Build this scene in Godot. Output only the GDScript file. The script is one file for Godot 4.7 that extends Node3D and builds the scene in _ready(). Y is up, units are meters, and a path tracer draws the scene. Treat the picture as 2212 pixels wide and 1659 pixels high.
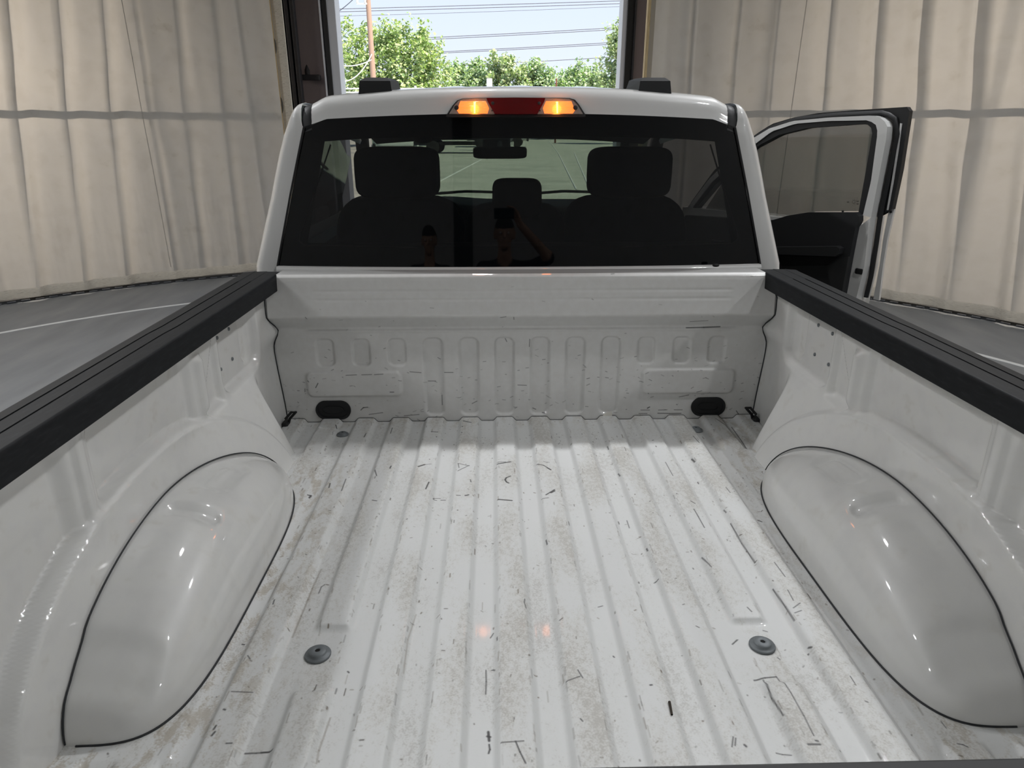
extends Node3D
# A white pickup seen from behind its bed, on a turntable inside a curtained photo booth with an open door ahead.
# Truck frame: x to the passenger side, y up, z backwards; origin on the bed floor at the foot of the bulkhead.

const FOC := 1490.0
const CURTAIN_C := Vector3(-0.656, 0, -0.514)
const CURTAIN_R := 6.723
const PITCH := 0.1257          # spacing of the bed ribs
var cam_local := Transform3D()
var truck_xf := Transform3D()
var cam_world := Transform3D()
var truck: Node3D
var M := {}
var rng := RandomNumberGenerator.new()
var taken := {}


func _ready() -> void:
	rng.seed = 7
	setup_view()
	setup_lights()
	make_materials()
	build_room()
	build_truck_bed()
	build_cab()
	build_open_door()
	build_truck_outside()
	build_curtains()
	build_doorway()
	build_outdoors()
	build_people()
	build_small_things()


# ------------------------------------------------------------------ camera, sky, sun, lamps
func setup_view() -> void:
	var down := atan2(830.0 - 294.0, FOC)
	var turn := atan2(1106.0 - 1066.0, sqrt(FOC * FOC + 536.0 * 536.0))
	cam_local = Transform3D(Basis(Vector3.UP, -turn) * Basis(Vector3.RIGHT, -down), Vector3(-0.095, 0.978, 2.328))
	truck_xf = Transform3D(Basis(Vector3.RIGHT, deg_to_rad(-1.0)), Vector3(0, 0.84, 0))
	cam_world = truck_xf * cam_local
	var cam := Camera3D.new()
	cam.name = "camera"
	cam.fov = rad_to_deg(2.0 * atan(829.5 / FOC))
	cam.near = 0.02
	cam.far = 600.0
	cam.transform = cam_world
	add_child(cam)
	var env := Environment.new()
	env.background_mode = Environment.BG_SKY
	var sky := Sky.new()
	var sm := ProceduralSkyMaterial.new()
	sm.sky_top_color = Color(0.70, 0.81, 0.98)
	sm.sky_horizon_color = Color(0.91, 0.94, 1.0)
	sm.sky_curve = 0.25
	sm.ground_bottom_color = Color(0.5, 0.5, 0.48)
	sm.ground_horizon_color = Color(0.86, 0.91, 1.0)
	sm.sky_energy_multiplier = 1.0
	sm.energy_multiplier = 1.15
	sky.sky_material = sm
	env.sky = sky
	env.tonemap_mode = Environment.TONE_MAPPER_LINEAR
	env.tonemap_exposure = 1.0
	env.sdfgi_enabled = true
	env.ssao_enabled = true
	env.ssil_enabled = true
	var we := WorldEnvironment.new()
	we.name = "environment"
	we.environment = env
	add_child(we)


func setup_lights() -> void:
	var sun := DirectionalLight3D.new()
	sun.name = "sun"
	sun.light_color = Color(1.0, 0.95, 0.86)
	sun.light_energy = 5.0
	sun.light_angular_distance = 0.5
	sun.shadow_enabled = true
	sun.sky_mode = DirectionalLight3D.SKY_MODE_LIGHT_ONLY
	sun.basis = Basis.looking_at(Vector3(-0.45, -1.0, -0.35).normalized(), Vector3.UP)
	add_child(sun)


# ------------------------------------------------------------------ pixels to places
func ray_local(u: float, v: float) -> Vector3:
	return cam_local.basis * Vector3((u - 1106.0) / FOC, -(v - 830.0) / FOC, -1.0)

func on_plane(u: float, v: float, n: Vector3, c: float) -> Vector3:
	var d := ray_local(u, v)
	return cam_local.origin + d * ((c - n.dot(cam_local.origin)) / n.dot(d))

func floor_at(u: float, v: float, y := 0.0) -> Vector3:
	return on_plane(u, v, Vector3.UP, y)

func world_at_z(u: float, v: float, z: float) -> Vector3:
	var d := truck_xf.basis * ray_local(u, v)
	return cam_world.origin + d * ((z - cam_world.origin.z) / d.z)


# ------------------------------------------------------------------ naming and adding
func numbered(called: String) -> String:
	if not taken.has(called):
		taken[called] = 0
		return called
	taken[called] += 1
	return "%s_%03d" % [called, taken[called]]

func tag(o: Node, label := "", category := "", group := "", kind := "") -> Node:
	if label: o.set_meta("label", label)
	if category: o.set_meta("category", category)
	if group: o.set_meta("group", group)
	if kind: o.set_meta("kind", kind)
	return o

func thing(called: String, label: String, category: String, xf := Transform3D(), group := "", kind := "") -> Node3D:
	var o := Node3D.new()
	o.name = numbered(called)
	o.transform = xf
	add_child(o)
	tag(o, label, category, group, kind)
	return o

func part(called: String, mesh: Mesh, mat: Material, parent: Node, label := "") -> MeshInstance3D:
	var o := MeshInstance3D.new()
	o.name = called if parent != self else numbered(called)
	o.mesh = mesh
	o.material_override = mat
	parent.add_child(o, true)
	if label: o.set_meta("label", label)
	return o


# ------------------------------------------------------------------ mesh makers
func grid(nu: int, nv: int, f: Callable, flip := false) -> ArrayMesh:
	var us := PackedFloat32Array()
	var vs := PackedFloat32Array()
	for i in nu + 1: us.append(float(i) / nu)
	for j in nv + 1: vs.append(float(j) / nv)
	return grid_at(us, vs, f, flip)

func grid_at(us: PackedFloat32Array, vs: PackedFloat32Array, f: Callable, flip := false) -> ArrayMesh:
	var w := us.size()
	var h := vs.size()
	var p := PackedVector3Array()
	var n := PackedVector3Array()
	var uv := PackedVector2Array()
	p.resize(w * h)
	n.resize(w * h)
	uv.resize(w * h)
	for j in h:
		for i in w:
			p[j * w + i] = f.call(us[i], vs[j])
			uv[j * w + i] = Vector2(us[i], vs[j])
	for j in h:
		for i in w:
			var du := p[j * w + mini(i + 1, w - 1)] - p[j * w + maxi(i - 1, 0)]
			var dv := p[mini(j + 1, h - 1) * w + i] - p[maxi(j - 1, 0) * w + i]
			var c := du.cross(dv)
			if c.length_squared() < 1e-18: c = Vector3.UP
			n[j * w + i] = (-c if flip else c).normalized()
	var idx := PackedInt32Array()
	for j in h - 1:
		for i in w - 1:
			var a := j * w + i
			var quad := [a, a + w + 1, a + 1, a, a + w, a + w + 1]
			if flip: quad = [a, a + 1, a + w + 1, a, a + w + 1, a + w]
			for q in quad: idx.append(q)
	var arr := []
	arr.resize(Mesh.ARRAY_MAX)
	arr[Mesh.ARRAY_VERTEX] = p
	arr[Mesh.ARRAY_NORMAL] = n
	arr[Mesh.ARRAY_TEX_UV] = uv
	arr[Mesh.ARRAY_INDEX] = idx
	var m := ArrayMesh.new()
	m.add_surface_from_arrays(Mesh.PRIMITIVE_TRIANGLES, arr)
	return m

func start() -> SurfaceTool:
	var st := SurfaceTool.new()
	st.begin(Mesh.PRIMITIVE_TRIANGLES)
	st.set_smooth_group(-1)
	return st

func done(st: SurfaceTool) -> ArrayMesh:
	st.generate_normals()
	return st.commit()

func tri(st: SurfaceTool, a: Vector3, b: Vector3, c: Vector3, out: Vector3) -> void:
	if (b - a).cross(c - a).dot(out) > 0.0:   # counter-clockwise seen from outside: turn it
		var t := b
		b = c
		c = t
	for q in [a, b, c]:
		st.set_uv(Vector2(q.x, q.y))
		st.add_vertex(q)

func quad(st: SurfaceTool, a: Vector3, b: Vector3, c: Vector3, d: Vector3, out: Vector3) -> void:
	tri(st, a, b, c, out)
	tri(st, a, c, d, out)

func cbox(st: SurfaceTool, c: Vector3, s: Vector3, b := 0.004, basis := Basis()) -> void:
	# a box with chamfered edges
	var h := s * 0.5
	b = minf(b, minf(h.x, minf(h.y, h.z)) * 0.9)
	var pt := func(sg: Vector3, ax: int) -> Vector3:
		var q := Vector3(sg.x * (h.x - b), sg.y * (h.y - b), sg.z * (h.z - b))
		q[ax] = sg[ax] * h[ax]
		return c + basis * q
	for ax in 3:
		var a1 := (ax + 1) % 3
		var a2 := (ax + 2) % 3
		for s0 in [-1.0, 1.0]:
			var q := []
			for k in [[-1, -1], [1, -1], [1, 1], [-1, 1]]:
				var sg := Vector3()
				sg[ax] = s0
				sg[a1] = k[0]
				sg[a2] = k[1]
				q.append(pt.call(sg, ax))
			var o := Vector3()
			o[ax] = s0
			quad(st, q[0], q[1], q[2], q[3], basis * o)
			for s1 in [-1.0, 1.0]:      # the chamfer between the faces ax and a1
				var lo := Vector3()
				lo[ax] = s0
				lo[a1] = s1
				lo[a2] = -1.0
				var hi := lo
				hi[a2] = 1.0
				var oo := Vector3()
				oo[ax] = s0
				oo[a1] = s1
				quad(st, pt.call(lo, ax), pt.call(hi, ax), pt.call(hi, a1), pt.call(lo, a1), basis * oo)
	for sx in [-1.0, 1.0]:
		for sy in [-1.0, 1.0]:
			for sz in [-1.0, 1.0]:
				var sg := Vector3(sx, sy, sz)
				tri(st, pt.call(sg, 0), pt.call(sg, 1), pt.call(sg, 2), basis * sg)

func box(c: Vector3, s: Vector3, b := 0.004, basis := Basis()) -> ArrayMesh:
	var st := start()
	cbox(st, c, s, b, basis)
	return done(st)

func tube(pts: Array, r: float, seg := 8) -> ArrayMesh:
	var fwd: Vector3 = (pts[1] - pts[0]).normalized()
	var side := fwd.cross(Vector3.UP if absf(fwd.y) < 0.9 else Vector3.RIGHT).normalized()
	var frames := []
	for i in pts.size():
		var t: Vector3 = (pts[mini(i + 1, pts.size() - 1)] - pts[maxi(i - 1, 0)]).normalized()
		side = (side - t * side.dot(t)).normalized()
		frames.append([side, t.cross(side)])
	var n := pts.size() - 1
	return grid(seg, n, func(u, v):
		var k := int(round(v * n))
		var an: float = u * TAU
		return pts[k] + (frames[k][0] * cos(an) + frames[k][1] * sin(an)) * r, true)

func taper(a: Vector3, b: Vector3, ra: float, rb: float, seg := 10) -> ArrayMesh:
	var t := (b - a).normalized()
	var s := t.cross(Vector3.UP if absf(t.y) < 0.9 else Vector3.RIGHT).normalized()
	var q := t.cross(s)
	return grid(seg, 1, func(u, v):
		return a.lerp(b, v) + (s * cos(u * TAU) + q * sin(u * TAU)) * lerpf(ra, rb, v), true)

func lathe(prof: Array, seg := 20, xf := Transform3D()) -> ArrayMesh:
	# prof: Vector2(radius, height) from bottom to top, turned round y
	var n := prof.size() - 1
	return grid(seg, n, func(u, v):
		var p: Vector2 = prof[int(round(v * n))]
		return xf * Vector3(cos(u * TAU) * p.x, p.y, sin(u * TAU) * p.x))

func prism(poly: PackedVector2Array, z0: float, z1: float, xf := Transform3D()) -> ArrayMesh:
	var st := start()
	add_prism(st, poly, z0, z1, xf)
	return done(st)

func add_prism(st: SurfaceTool, poly: PackedVector2Array, z0: float, z1: float, xf := Transform3D()) -> void:
	var ccw := not Geometry2D.is_polygon_clockwise(poly)
	var idx := Geometry2D.triangulate_polygon(poly)
	for k in range(0, idx.size(), 3):
		for z in [z0, z1]:
			var t := []
			for e in 3: t.append(xf * Vector3(poly[idx[k + e]].x, poly[idx[k + e]].y, z))
			tri(st, t[0], t[1], t[2], xf.basis * Vector3(0, 0, signf(z - (z0 + z1) * 0.5)))
	for i in poly.size():
		var a := poly[i]
		var b := poly[(i + 1) % poly.size()]
		var o := Vector2(b.y - a.y, a.x - b.x) * (1.0 if ccw else -1.0)
		quad(st, xf * Vector3(a.x, a.y, z0), xf * Vector3(b.x, b.y, z0), xf * Vector3(b.x, b.y, z1), xf * Vector3(a.x, a.y, z1), xf.basis * Vector3(o.x, o.y, 0))

func resample(p: Array, n: int, closed := false) -> PackedVector2Array:
	var q := p.duplicate()
	if closed: q.append(p[0])
	var total := 0.0
	for i in q.size() - 1: total += q[i].distance_to(q[i + 1])
	var out := PackedVector2Array()
	var cnt := n if closed else n - 1
	var i := 0
	var run := 0.0
	for k in n:
		var want := total * k / cnt
		while i < q.size() - 2 and run + q[i].distance_to(q[i + 1]) < want:
			run += q[i].distance_to(q[i + 1])
			i += 1
		var l: float = q[i].distance_to(q[i + 1])
		out.append(q[i].lerp(q[i + 1], clampf((want - run) / maxf(l, 1e-6), 0, 1)))
	return out

func ring(outer: PackedVector2Array, inner: PackedVector2Array, z0: float, z1: float, xf := Transform3D(), closed := true) -> ArrayMesh:
	# the band between two outlines of the same number of points, with thickness
	var st := start()
	var n := outer.size()
	for i in (n if closed else n - 1):
		var j := (i + 1) % n
		var a := outer[i]
		var b := outer[j]
		var c := inner[j]
		var d := inner[i]
		for z in [z0, z1]:
			quad(st, xf * Vector3(a.x, a.y, z), xf * Vector3(b.x, b.y, z), xf * Vector3(c.x, c.y, z), xf * Vector3(d.x, d.y, z), xf.basis * Vector3(0, 0, signf(z - (z0 + z1) * 0.5)))
		var o := (a + b - c - d)
		quad(st, xf * Vector3(a.x, a.y, z0), xf * Vector3(b.x, b.y, z0), xf * Vector3(b.x, b.y, z1), xf * Vector3(a.x, a.y, z1), xf.basis * Vector3(o.x, o.y, 0))
		quad(st, xf * Vector3(d.x, d.y, z0), xf * Vector3(c.x, c.y, z0), xf * Vector3(c.x, c.y, z1), xf * Vector3(d.x, d.y, z1), xf.basis * Vector3(-o.x, -o.y, 0))
	return done(st)

func smooth(a: float, b: float, x: float) -> float:
	var t := clampf((x - a) / (b - a), 0.0, 1.0)
	return t * t * (3.0 - 2.0 * t)

func bump(x: float, lo: float, hi: float, soft: float) -> float:
	return smooth(lo - soft, lo + soft, x) * (1.0 - smooth(hi - soft, hi + soft, x))

func rect_mask(x: float, y: float, cx: float, cy: float, hx: float, hy: float, rad: float, soft: float) -> float:
	# 1 inside a rounded rectangle, 0 outside
	var d := Vector2(maxf(absf(x - cx) - hx + rad, 0.0), maxf(absf(y - cy) - hy + rad, 0.0)).length() - rad
	return 1.0 - smooth(-soft, soft, d)

func table(t: Array, x: float) -> float:
	if x <= t[0][0]: return t[0][1]
	for i in t.size() - 1:
		if x <= t[i + 1][0]:
			return lerpf(t[i][1], t[i + 1][1], (x - t[i][0]) / (t[i + 1][0] - t[i][0]))
	return t[-1][1]


# ------------------------------------------------------------------ materials
func mat(called: String, c: Color, rough := 0.6, metal := 0.0, coat := 0.0, coat_rough := 0.05) -> StandardMaterial3D:
	var m := StandardMaterial3D.new()
	m.resource_name = called
	m.albedo_color = c
	m.roughness = rough
	m.metallic = metal
	if coat > 0.0:
		m.clearcoat_enabled = true
		m.clearcoat = coat
		m.clearcoat_roughness = coat_rough
	M[called] = m
	return m

func glass(called: String, c: Color, alpha: float) -> StandardMaterial3D:
	var m := mat(called, Color(c.r, c.g, c.b, alpha), 0.02)
	m.transparency = BaseMaterial3D.TRANSPARENCY_ALPHA
	return m

func glow(called: String, c: Color, energy: float) -> StandardMaterial3D:
	var m := mat(called, c, 0.4)
	m.emission_enabled = true
	m.emission = c
	m.emission_energy_multiplier = energy
	return m

func noise_tex(freq: float, stops: Array, seed_ := 1, octaves := 4, size := 512) -> NoiseTexture2D:
	var n := FastNoiseLite.new()
	n.noise_type = FastNoiseLite.TYPE_SIMPLEX_SMOOTH
	n.seed = seed_
	n.frequency = freq
	n.fractal_octaves = octaves
	var t := NoiseTexture2D.new()
	t.width = size
	t.height = size
	t.seamless = true
	t.noise = n
	var g := Gradient.new()
	var offs := PackedFloat32Array()
	var cols := PackedColorArray()
	for s in stops:
		offs.append(s[0])
		cols.append(s[1])
	g.offsets = offs
	g.colors = cols
	t.color_ramp = g
	return t

func make_materials() -> void:
	var paint := mat("white_paint", Color(0.81, 0.81, 0.802), 0.40, 0.0, 1.0, 0.04)
	paint.albedo_texture = noise_tex(0.02, [[0.0, Color(0.97, 0.97, 0.968)], [0.5, Color(1, 1, 1)], [0.75, Color(1, 1, 0.995)], [1.0, Color(0.95, 0.94, 0.92)]], 5, 6)
	paint.uv1_triplanar = true
	paint.uv1_scale = Vector3.ONE * 1.1
	var cab := mat("cab_paint", Color(0.81, 0.81, 0.802), 0.40, 0.0, 1.0, 0.03)
	cab.metallic_specular = 0.5
	mat("black_plastic", Color(0.115, 0.12, 0.125), 0.55)
	var rail := mat("rail_plastic", Color(1, 1, 1), 0.55)
	rail.metallic_specular = 0.3
	rail.albedo_texture = noise_tex(0.03, [[0.0, Color(0.065, 0.073, 0.082)], [0.6, Color(0.09, 0.098, 0.108)], [1.0, Color(0.14, 0.148, 0.158)]], 9, 5)
	rail.uv1_triplanar = true
	rail.uv1_scale = Vector3(6, 6, 1.2)
	mat("rubber", Color(0.055, 0.06, 0.068), 0.6)
	mat("sealant", Color(0.13, 0.14, 0.15), 0.7)
	mat("bolt_steel", Color(0.42, 0.44, 0.45), 0.5, 0.2)
	mat("hole_black", Color(0.02, 0.02, 0.022), 0.9)
	mat("trim_black", Color(0.10, 0.105, 0.115), 0.6)
	mat("cloth_black", Color(0.07, 0.075, 0.09), 0.9)
	mat("headliner", Color(0.30, 0.30, 0.31), 0.95)
	glass("privacy_glass", Color(0.010, 0.020, 0.034), 0.87)
	glass("door_glass", Color(0.13, 0.20, 0.175), 0.52)
	var wsg := mat("windshield_glass", Color(0.86, 0.96, 0.90, 0.0), 0.0)
	wsg.refraction_enabled = true
	wsg.refraction_scale = 0.05
	glass("clear_lens_plastic", Color(0.8, 0.8, 0.8), 0.12)
	mat("red_lens_plastic", Color(0.34, 0.015, 0.035), 0.15, 0.0, 1.0, 0.03)
	glow("amber_lamp_glow", Color(1.0, 0.50, 0.13), 1.5)
	glow("lamp_filament_glow", Color(1.0, 0.78, 0.36), 6.0)
	mat("reflector_chrome", Color(0.75, 0.72, 0.68), 0.25, 0.9)
	mat("chrome", Color(0.8, 0.8, 0.8), 0.15, 1.0)
	mat("tyre", Color(0.06, 0.06, 0.06), 0.85)
	mat("alloy", Color(0.55, 0.56, 0.57), 0.35, 0.8)
	var floor_m := mat("booth_floor_paint", Color(1, 1, 1), 0.42)
	floor_m.albedo_texture = noise_tex(0.012, [[0.0, Color(0.44, 0.455, 0.47)], [0.5, Color(0.49, 0.505, 0.52)], [1.0, Color(0.54, 0.55, 0.56)]], 21, 6)
	floor_m.uv1_triplanar = true
	floor_m.uv1_scale = Vector3(0.5, 0.5, 0.12)
	mat("line_paint", Color(0.85, 0.86, 0.86), 0.5)
	var cl := mat("curtain_cloth", Color(0.80, 0.798, 0.79), 0.95)
	cl.albedo_texture = noise_tex(0.011, [[0.0, Color(0.95, 0.945, 0.935)], [0.45, Color(1, 1, 1)], [0.8, Color(0.99, 0.988, 0.98)], [1.0, Color(0.90, 0.89, 0.87)]], 31, 6)
	cl.uv1_triplanar = true
	cl.uv1_scale = Vector3.ONE * 0.45
	cl.backlight_enabled = true
	cl.backlight = Color(0.92, 0.90, 0.875)
	cl.metallic_specular = 0.2
	var hem := mat("hem_tape", Color(1, 1, 1), 0.9)
	hem.albedo_texture = noise_tex(0.03, [[0.0, Color(0.74, 0.71, 0.655)], [0.6, Color(0.82, 0.795, 0.745)], [1.0, Color(0.60, 0.57, 0.52)]], 33, 5)
	hem.uv1_triplanar = true
	hem.uv1_scale = Vector3(0.8, 3.0, 0.8)
	mat("floor_strip", Color(0.10, 0.11, 0.12), 0.7)
	mat("strip_clip", Color(0.33, 0.34, 0.36), 0.6, 0.3)
	mat("pipe_steel", Color(0.30, 0.30, 0.30), 0.6, 0.3)
	var wood := mat("pale_wood", Color(1, 1, 1), 0.75)
	wood.albedo_texture = noise_tex(0.02, [[0.0, Color(0.66, 0.56, 0.40)], [0.6, Color(0.82, 0.74, 0.58)], [1.0, Color(0.72, 0.62, 0.46)]], 35, 5)
	wood.uv1_triplanar = true
	wood.uv1_scale = Vector3(6, 0.5, 6)
	mat("plate_grey", Color(0.36, 0.35, 0.33), 0.6, 0.3)
	mat("dark_steel", Color(0.13, 0.125, 0.14), 0.6, 0.2)
	mat("brown_panel", Color(0.42, 0.38, 0.385), 0.75)
	mat("white_jamb", Color(0.80, 0.81, 0.84), 0.5)
	mat("black_seal", Color(0.05, 0.052, 0.06), 0.6)
	mat("wall_metal", Color(0.62, 0.61, 0.58), 0.7)
	mat("ceiling_white", Color(0.62, 0.62, 0.61), 0.9)
	var conc := mat("yard_concrete", Color(1, 1, 1), 0.9)
	conc.albedo_texture = noise_tex(0.01, [[0.0, Color(0.60, 0.61, 0.58)], [0.5, Color(0.68, 0.69, 0.655)], [1.0, Color(0.74, 0.74, 0.71)]], 41, 6)
	conc.uv1_triplanar = true
	conc.uv1_scale = Vector3(0.05, 0.05, 0.12)
	mat("lamp_housing", Color(0.75, 0.75, 0.74), 0.5)
	glow("booth_lamp_glow", Color(0.985, 0.99, 1.0), 14.0)
	glow("warm_tube_glow", Color(1.0, 0.95, 0.89), 3.0)
	glow("dome_lamp_glow", Color(0.95, 1.0, 0.98), 3.0)
	mat("bark_pole", Color(0.56, 0.47, 0.43), 0.9)
	mat("bark", Color(0.30, 0.25, 0.20), 0.95)
	mat("wire", Color(0.30, 0.31, 0.36), 0.7)
	mat("insulator", Color(0.82, 0.83, 0.84), 0.4)
	mat("white_fence", Color(0.85, 0.86, 0.86), 0.6)
	mat("rust_pole", Color(0.40, 0.22, 0.18), 0.8)
	mat("fleet_white", Color(0.85, 0.86, 0.86), 0.4, 0.0, 0.6)
	mat("fleet_dark", Color(0.12, 0.13, 0.14), 0.5)
	mat("fleet_red", Color(0.55, 0.08, 0.07), 0.4)
	glass("fleet_glass", Color(0.05, 0.07, 0.08), 0.7)
	for k in 3:
		var lf := mat("leaf_%d" % k, [Color(0.60, 0.67, 0.52), Color(0.58, 0.66, 0.57), Color(0.61, 0.67, 0.57)][k], 0.7)
		lf.backlight_enabled = true
		lf.backlight = Color(0.75, 0.85, 0.45)
		lf.vertex_color_use_as_albedo = true
	mat("twig_bark", Color(0.17, 0.14, 0.10), 0.8)
	mat("paper_white", Color(0.86, 0.85, 0.82), 0.8)
	mat("phone_black", Color(0.03, 0.03, 0.035), 0.3)
	mat("eye_white", Color(0.7, 0.68, 0.66), 0.3)
	var fg := mat("figure", Color(1, 1, 1), 0.8)
	fg.vertex_color_use_as_albedo = true
	make_floor_texture()
	make_bulkhead_texture()


func stroke(img: Image, pts: Array, to_tex: Callable, half_w: float, c: Color, a := 1.0) -> void:
	# a scuff: pixels of the photograph in, matter on the texture out; half_w in metres
	for i in pts.size() - 1:
		var p: Vector2 = to_tex.call(pts[i])
		var q: Vector2 = to_tex.call(pts[i + 1])
		smear(img, p, q, half_w * 620.0, c, a)

func smear(img: Image, p: Vector2, q: Vector2, hw: float, c: Color, a: float) -> void:
	var r := maxf(hw, 0.55)
	var x0 := maxi(int(minf(p.x, q.x) - r - 1), 0)
	var x1 := mini(int(maxf(p.x, q.x) + r + 1), img.get_width() - 1)
	var y0 := maxi(int(minf(p.y, q.y) - r - 1), 0)
	var y1 := mini(int(maxf(p.y, q.y) + r + 1), img.get_height() - 1)
	for y in range(y0, y1 + 1):
		for x in range(x0, x1 + 1):
			var k := Geometry2D.get_closest_point_to_segment(Vector2(x, y), p, q)
			var d := k.distance_to(Vector2(x, y))
			if d < r + 0.5:
				var s := clampf(r + 0.5 - d, 0.0, 1.0) * a
				img.set_pixel(x, y, img.get_pixel(x, y).lerp(c, s))

func crop(ox: float, oy: float, scale: float, pts: Array) -> Array:
	var out := []
	for p in pts: out.append(Vector2(ox + p[0] / scale, oy + p[1] / scale))
	return out

func make_floor_texture() -> void:
	# 1.72 m x 2.05 m at about 620 texels a metre
	var w := 1066
	var h := 1271
	var img := Image.create(w, h, false, Image.FORMAT_RGB8)
	var n1 := FastNoiseLite.new()
	n1.seed = 3
	n1.frequency = 0.012
	n1.fractal_octaves = 5
	var n2 := FastNoiseLite.new()
	n2.seed = 4
	n2.frequency = 0.11
	n2.fractal_octaves = 3
	var n3 := FastNoiseLite.new()
	n3.seed = 8
	n3.frequency = 0.03
	n3.fractal_octaves = 4
	var n4 := FastNoiseLite.new()
	n4.seed = 9
	n4.frequency = 0.33
	n4.fractal_octaves = 2
	var clean := Color(0.82, 0.825, 0.82)
	var worn := Color(0.78, 0.775, 0.755)
	var tan_c := Color(0.55, 0.49, 0.40)
	var grey_c := Color(0.52, 0.505, 0.48)
	for j in h:
		var z := float(j) / h * 2.05
		for i in w:
			var x := float(i) / w * 1.72 - 0.86
			var ph := absf(fposmod(x / PITCH, 1.0) - 0.5) * PITCH      # distance from the middle of a rib
			var top := 1.0 - smooth(0.024, 0.034, ph)
			var a := n1.get_noise_2d(i, j * 0.35)
			var b := n2.get_noise_2d(i, j * 0.7)
			var c3 := n3.get_noise_2d(i * 1.4, j * 0.5)
			var f := n4.get_noise_2d(i, j)
			var wear := clampf(0.35 + a * 1.1 + b * 0.35 + f * 0.35, 0.0, 1.0) * (0.25 + 0.75 * top)
			var c := clean.lerp(worn, wear)
			var grain := smooth(0.15, 0.75, f * 0.55 + b * 0.45 + a * 0.75 + top * 0.14)
			c = c.lerp(grey_c, grain * 0.26)
			# brown grime: along the wheel housings and in the corners, ragged
			var side := smooth(0.44, 0.66, -x) * smooth(0.25, 0.5, z) * (1.0 - smooth(1.5, 1.8, z))
			var rear_l := smooth(0.5, 0.8, -x) * smooth(1.35, 1.5, z)
			var right := smooth(0.58, 0.68, x) * 0.5
			var front := (1.0 - smooth(0.02, 0.10, z)) * 0.35
			var g := maxf(maxf(side * 0.8, rear_l), maxf(right, front))
			g = clampf(g * smooth(-0.05, 0.5, c3 + b * 0.25 + f * 0.35), 0.0, 0.8)
			c = c.lerp(tan_c, g * 0.5)
			img.set_pixel(i, j, c)
	var tex := func(p: Vector2) -> Vector2:
		var q := floor_at(p.x, p.y, 0.006)
		return Vector2((q.x + 0.86) / 1.72 * w, q.z / 2.05 * h)
	var k := Color(0.20, 0.20, 0.20)
	var br := Color(0.33, 0.28, 0.22)
	for s in [
		[[[1895, 545], [2000, 527]], 4.0], [[[1900, 530], [1960, 528]], 2.0], [[[1268, 565], [1315, 550]], 5.0], [[[1315, 550], [1370, 545]], 1.5], [[[1582, 540], [1670, 560]], 1.8], [[[1580, 600], [1670, 556]], 1.8],
		[[[1582, 540], [1590, 575]], 1.2], [[[1998, 642], [1965, 655], [1956, 672], [1968, 690], [1985, 698]], 3.5], [[[1900, 828], [2010, 838]], 4.0], [[[1440, 785], [1390, 787], [1384, 797], [1410, 802]], 1.8],
		[[[1445, 800], [1480, 799]], 2.2], [[[1570, 795], [1600, 797]], 2.2], [[[1640, 798], [1665, 792]], 4.0], [[[1625, 200], [1685, 212]], 4.0], [[[1370, 285], [1420, 290]], 3.0], [[[1615, 242], [1617, 246]], 3.0],
		[[[1610, 290], [1612, 294]], 2.5], [[[1410, 325], [1412, 329]], 2.5], [[[1325, 745], [1350, 690]], 3.0], [[[900, 835], [935, 840]], 2.5], [[[555, 735], [565, 700]], 2.5], [[[385, 770], [410, 765], [395, 785]], 3.5],
		[[[690, 665], [655, 760]], 1.6], [[[920, 590], [935, 640]], 2.0], [[[1050, 560], [1040, 580]], 3.0], [[[835, 330], [850, 300]], 2.5], [[[1680, 670], [1685, 690]], 2.0], [[[610, 230], [615, 245]], 3.0], [[[1045, 300], [1060, 255]], 2.0],
	]: stroke(img, crop(560, 860, 3.687, s[0]), tex, s[1] * 0.00062, k, 0.85)
	for s in [
		[[[218, 543], [270, 555], [328, 590]], 3.0], [[[300, 575], [328, 592]], 4.0], [[[270, 525], [318, 532]], 1.5], [[[290, 792], [358, 750]], 3.5], [[[330, 775], [358, 760]], 5.0], [[[255, 822], [310, 815]], 2.0],
		[[[375, 274], [376, 276]], 2.6], [[[397, 299], [398, 301]], 2.2], [[[405, 329], [406, 331]], 2.2], [[[390, 352], [391, 354]], 2.2], [[[335, 310], [337, 335]], 1.4], [[[1136, 356], [1146, 354]], 3.0], [[[1163, 400], [1168, 408]], 2.5],
		[[[1720, 730], [1755, 775]], 1.6], [[[1465, 905], [1500, 965], [1550, 1055]], 2.0], [[[1760, 995], [1850, 1150], [1955, 1310]], 1.6], [[[1530, 1275], [1605, 1370]], 1.2], [[[1440, 840], [1475, 862]], 2.0],
		[[[1450, 485], [1475, 515]], 3.0], [[[1500, 655], [1506, 670]], 2.5], [[[1980, 958], [2010, 970]], 3.5], [[[1705, 895], [1725, 920]], 1.6], [[[1240, 530], [1300, 640]], 1.4], [[[1460, 320], [1510, 375]], 2.0],
		[[[290, 1140], [300, 1180]], 2.2], [[[1090, 1200], [1100, 1220]], 2.2], [[[935, 960], [955, 1020]], 1.2], [[[865, 600], [880, 625]], 2.0], [[[780, 380], [790, 405]], 2.0], [[[1160, 1450], [1185, 1447]], 1.6], [[[1640, 180], [1720, 235], [1800, 330]], 2.4],
		[[[1770, 220], [1850, 330], [1890, 395]], 3.0],
	]: stroke(img, crop(1100, 860, 3.687, s[0]), tex, s[1] * 0.00055, k, 0.8)
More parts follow.
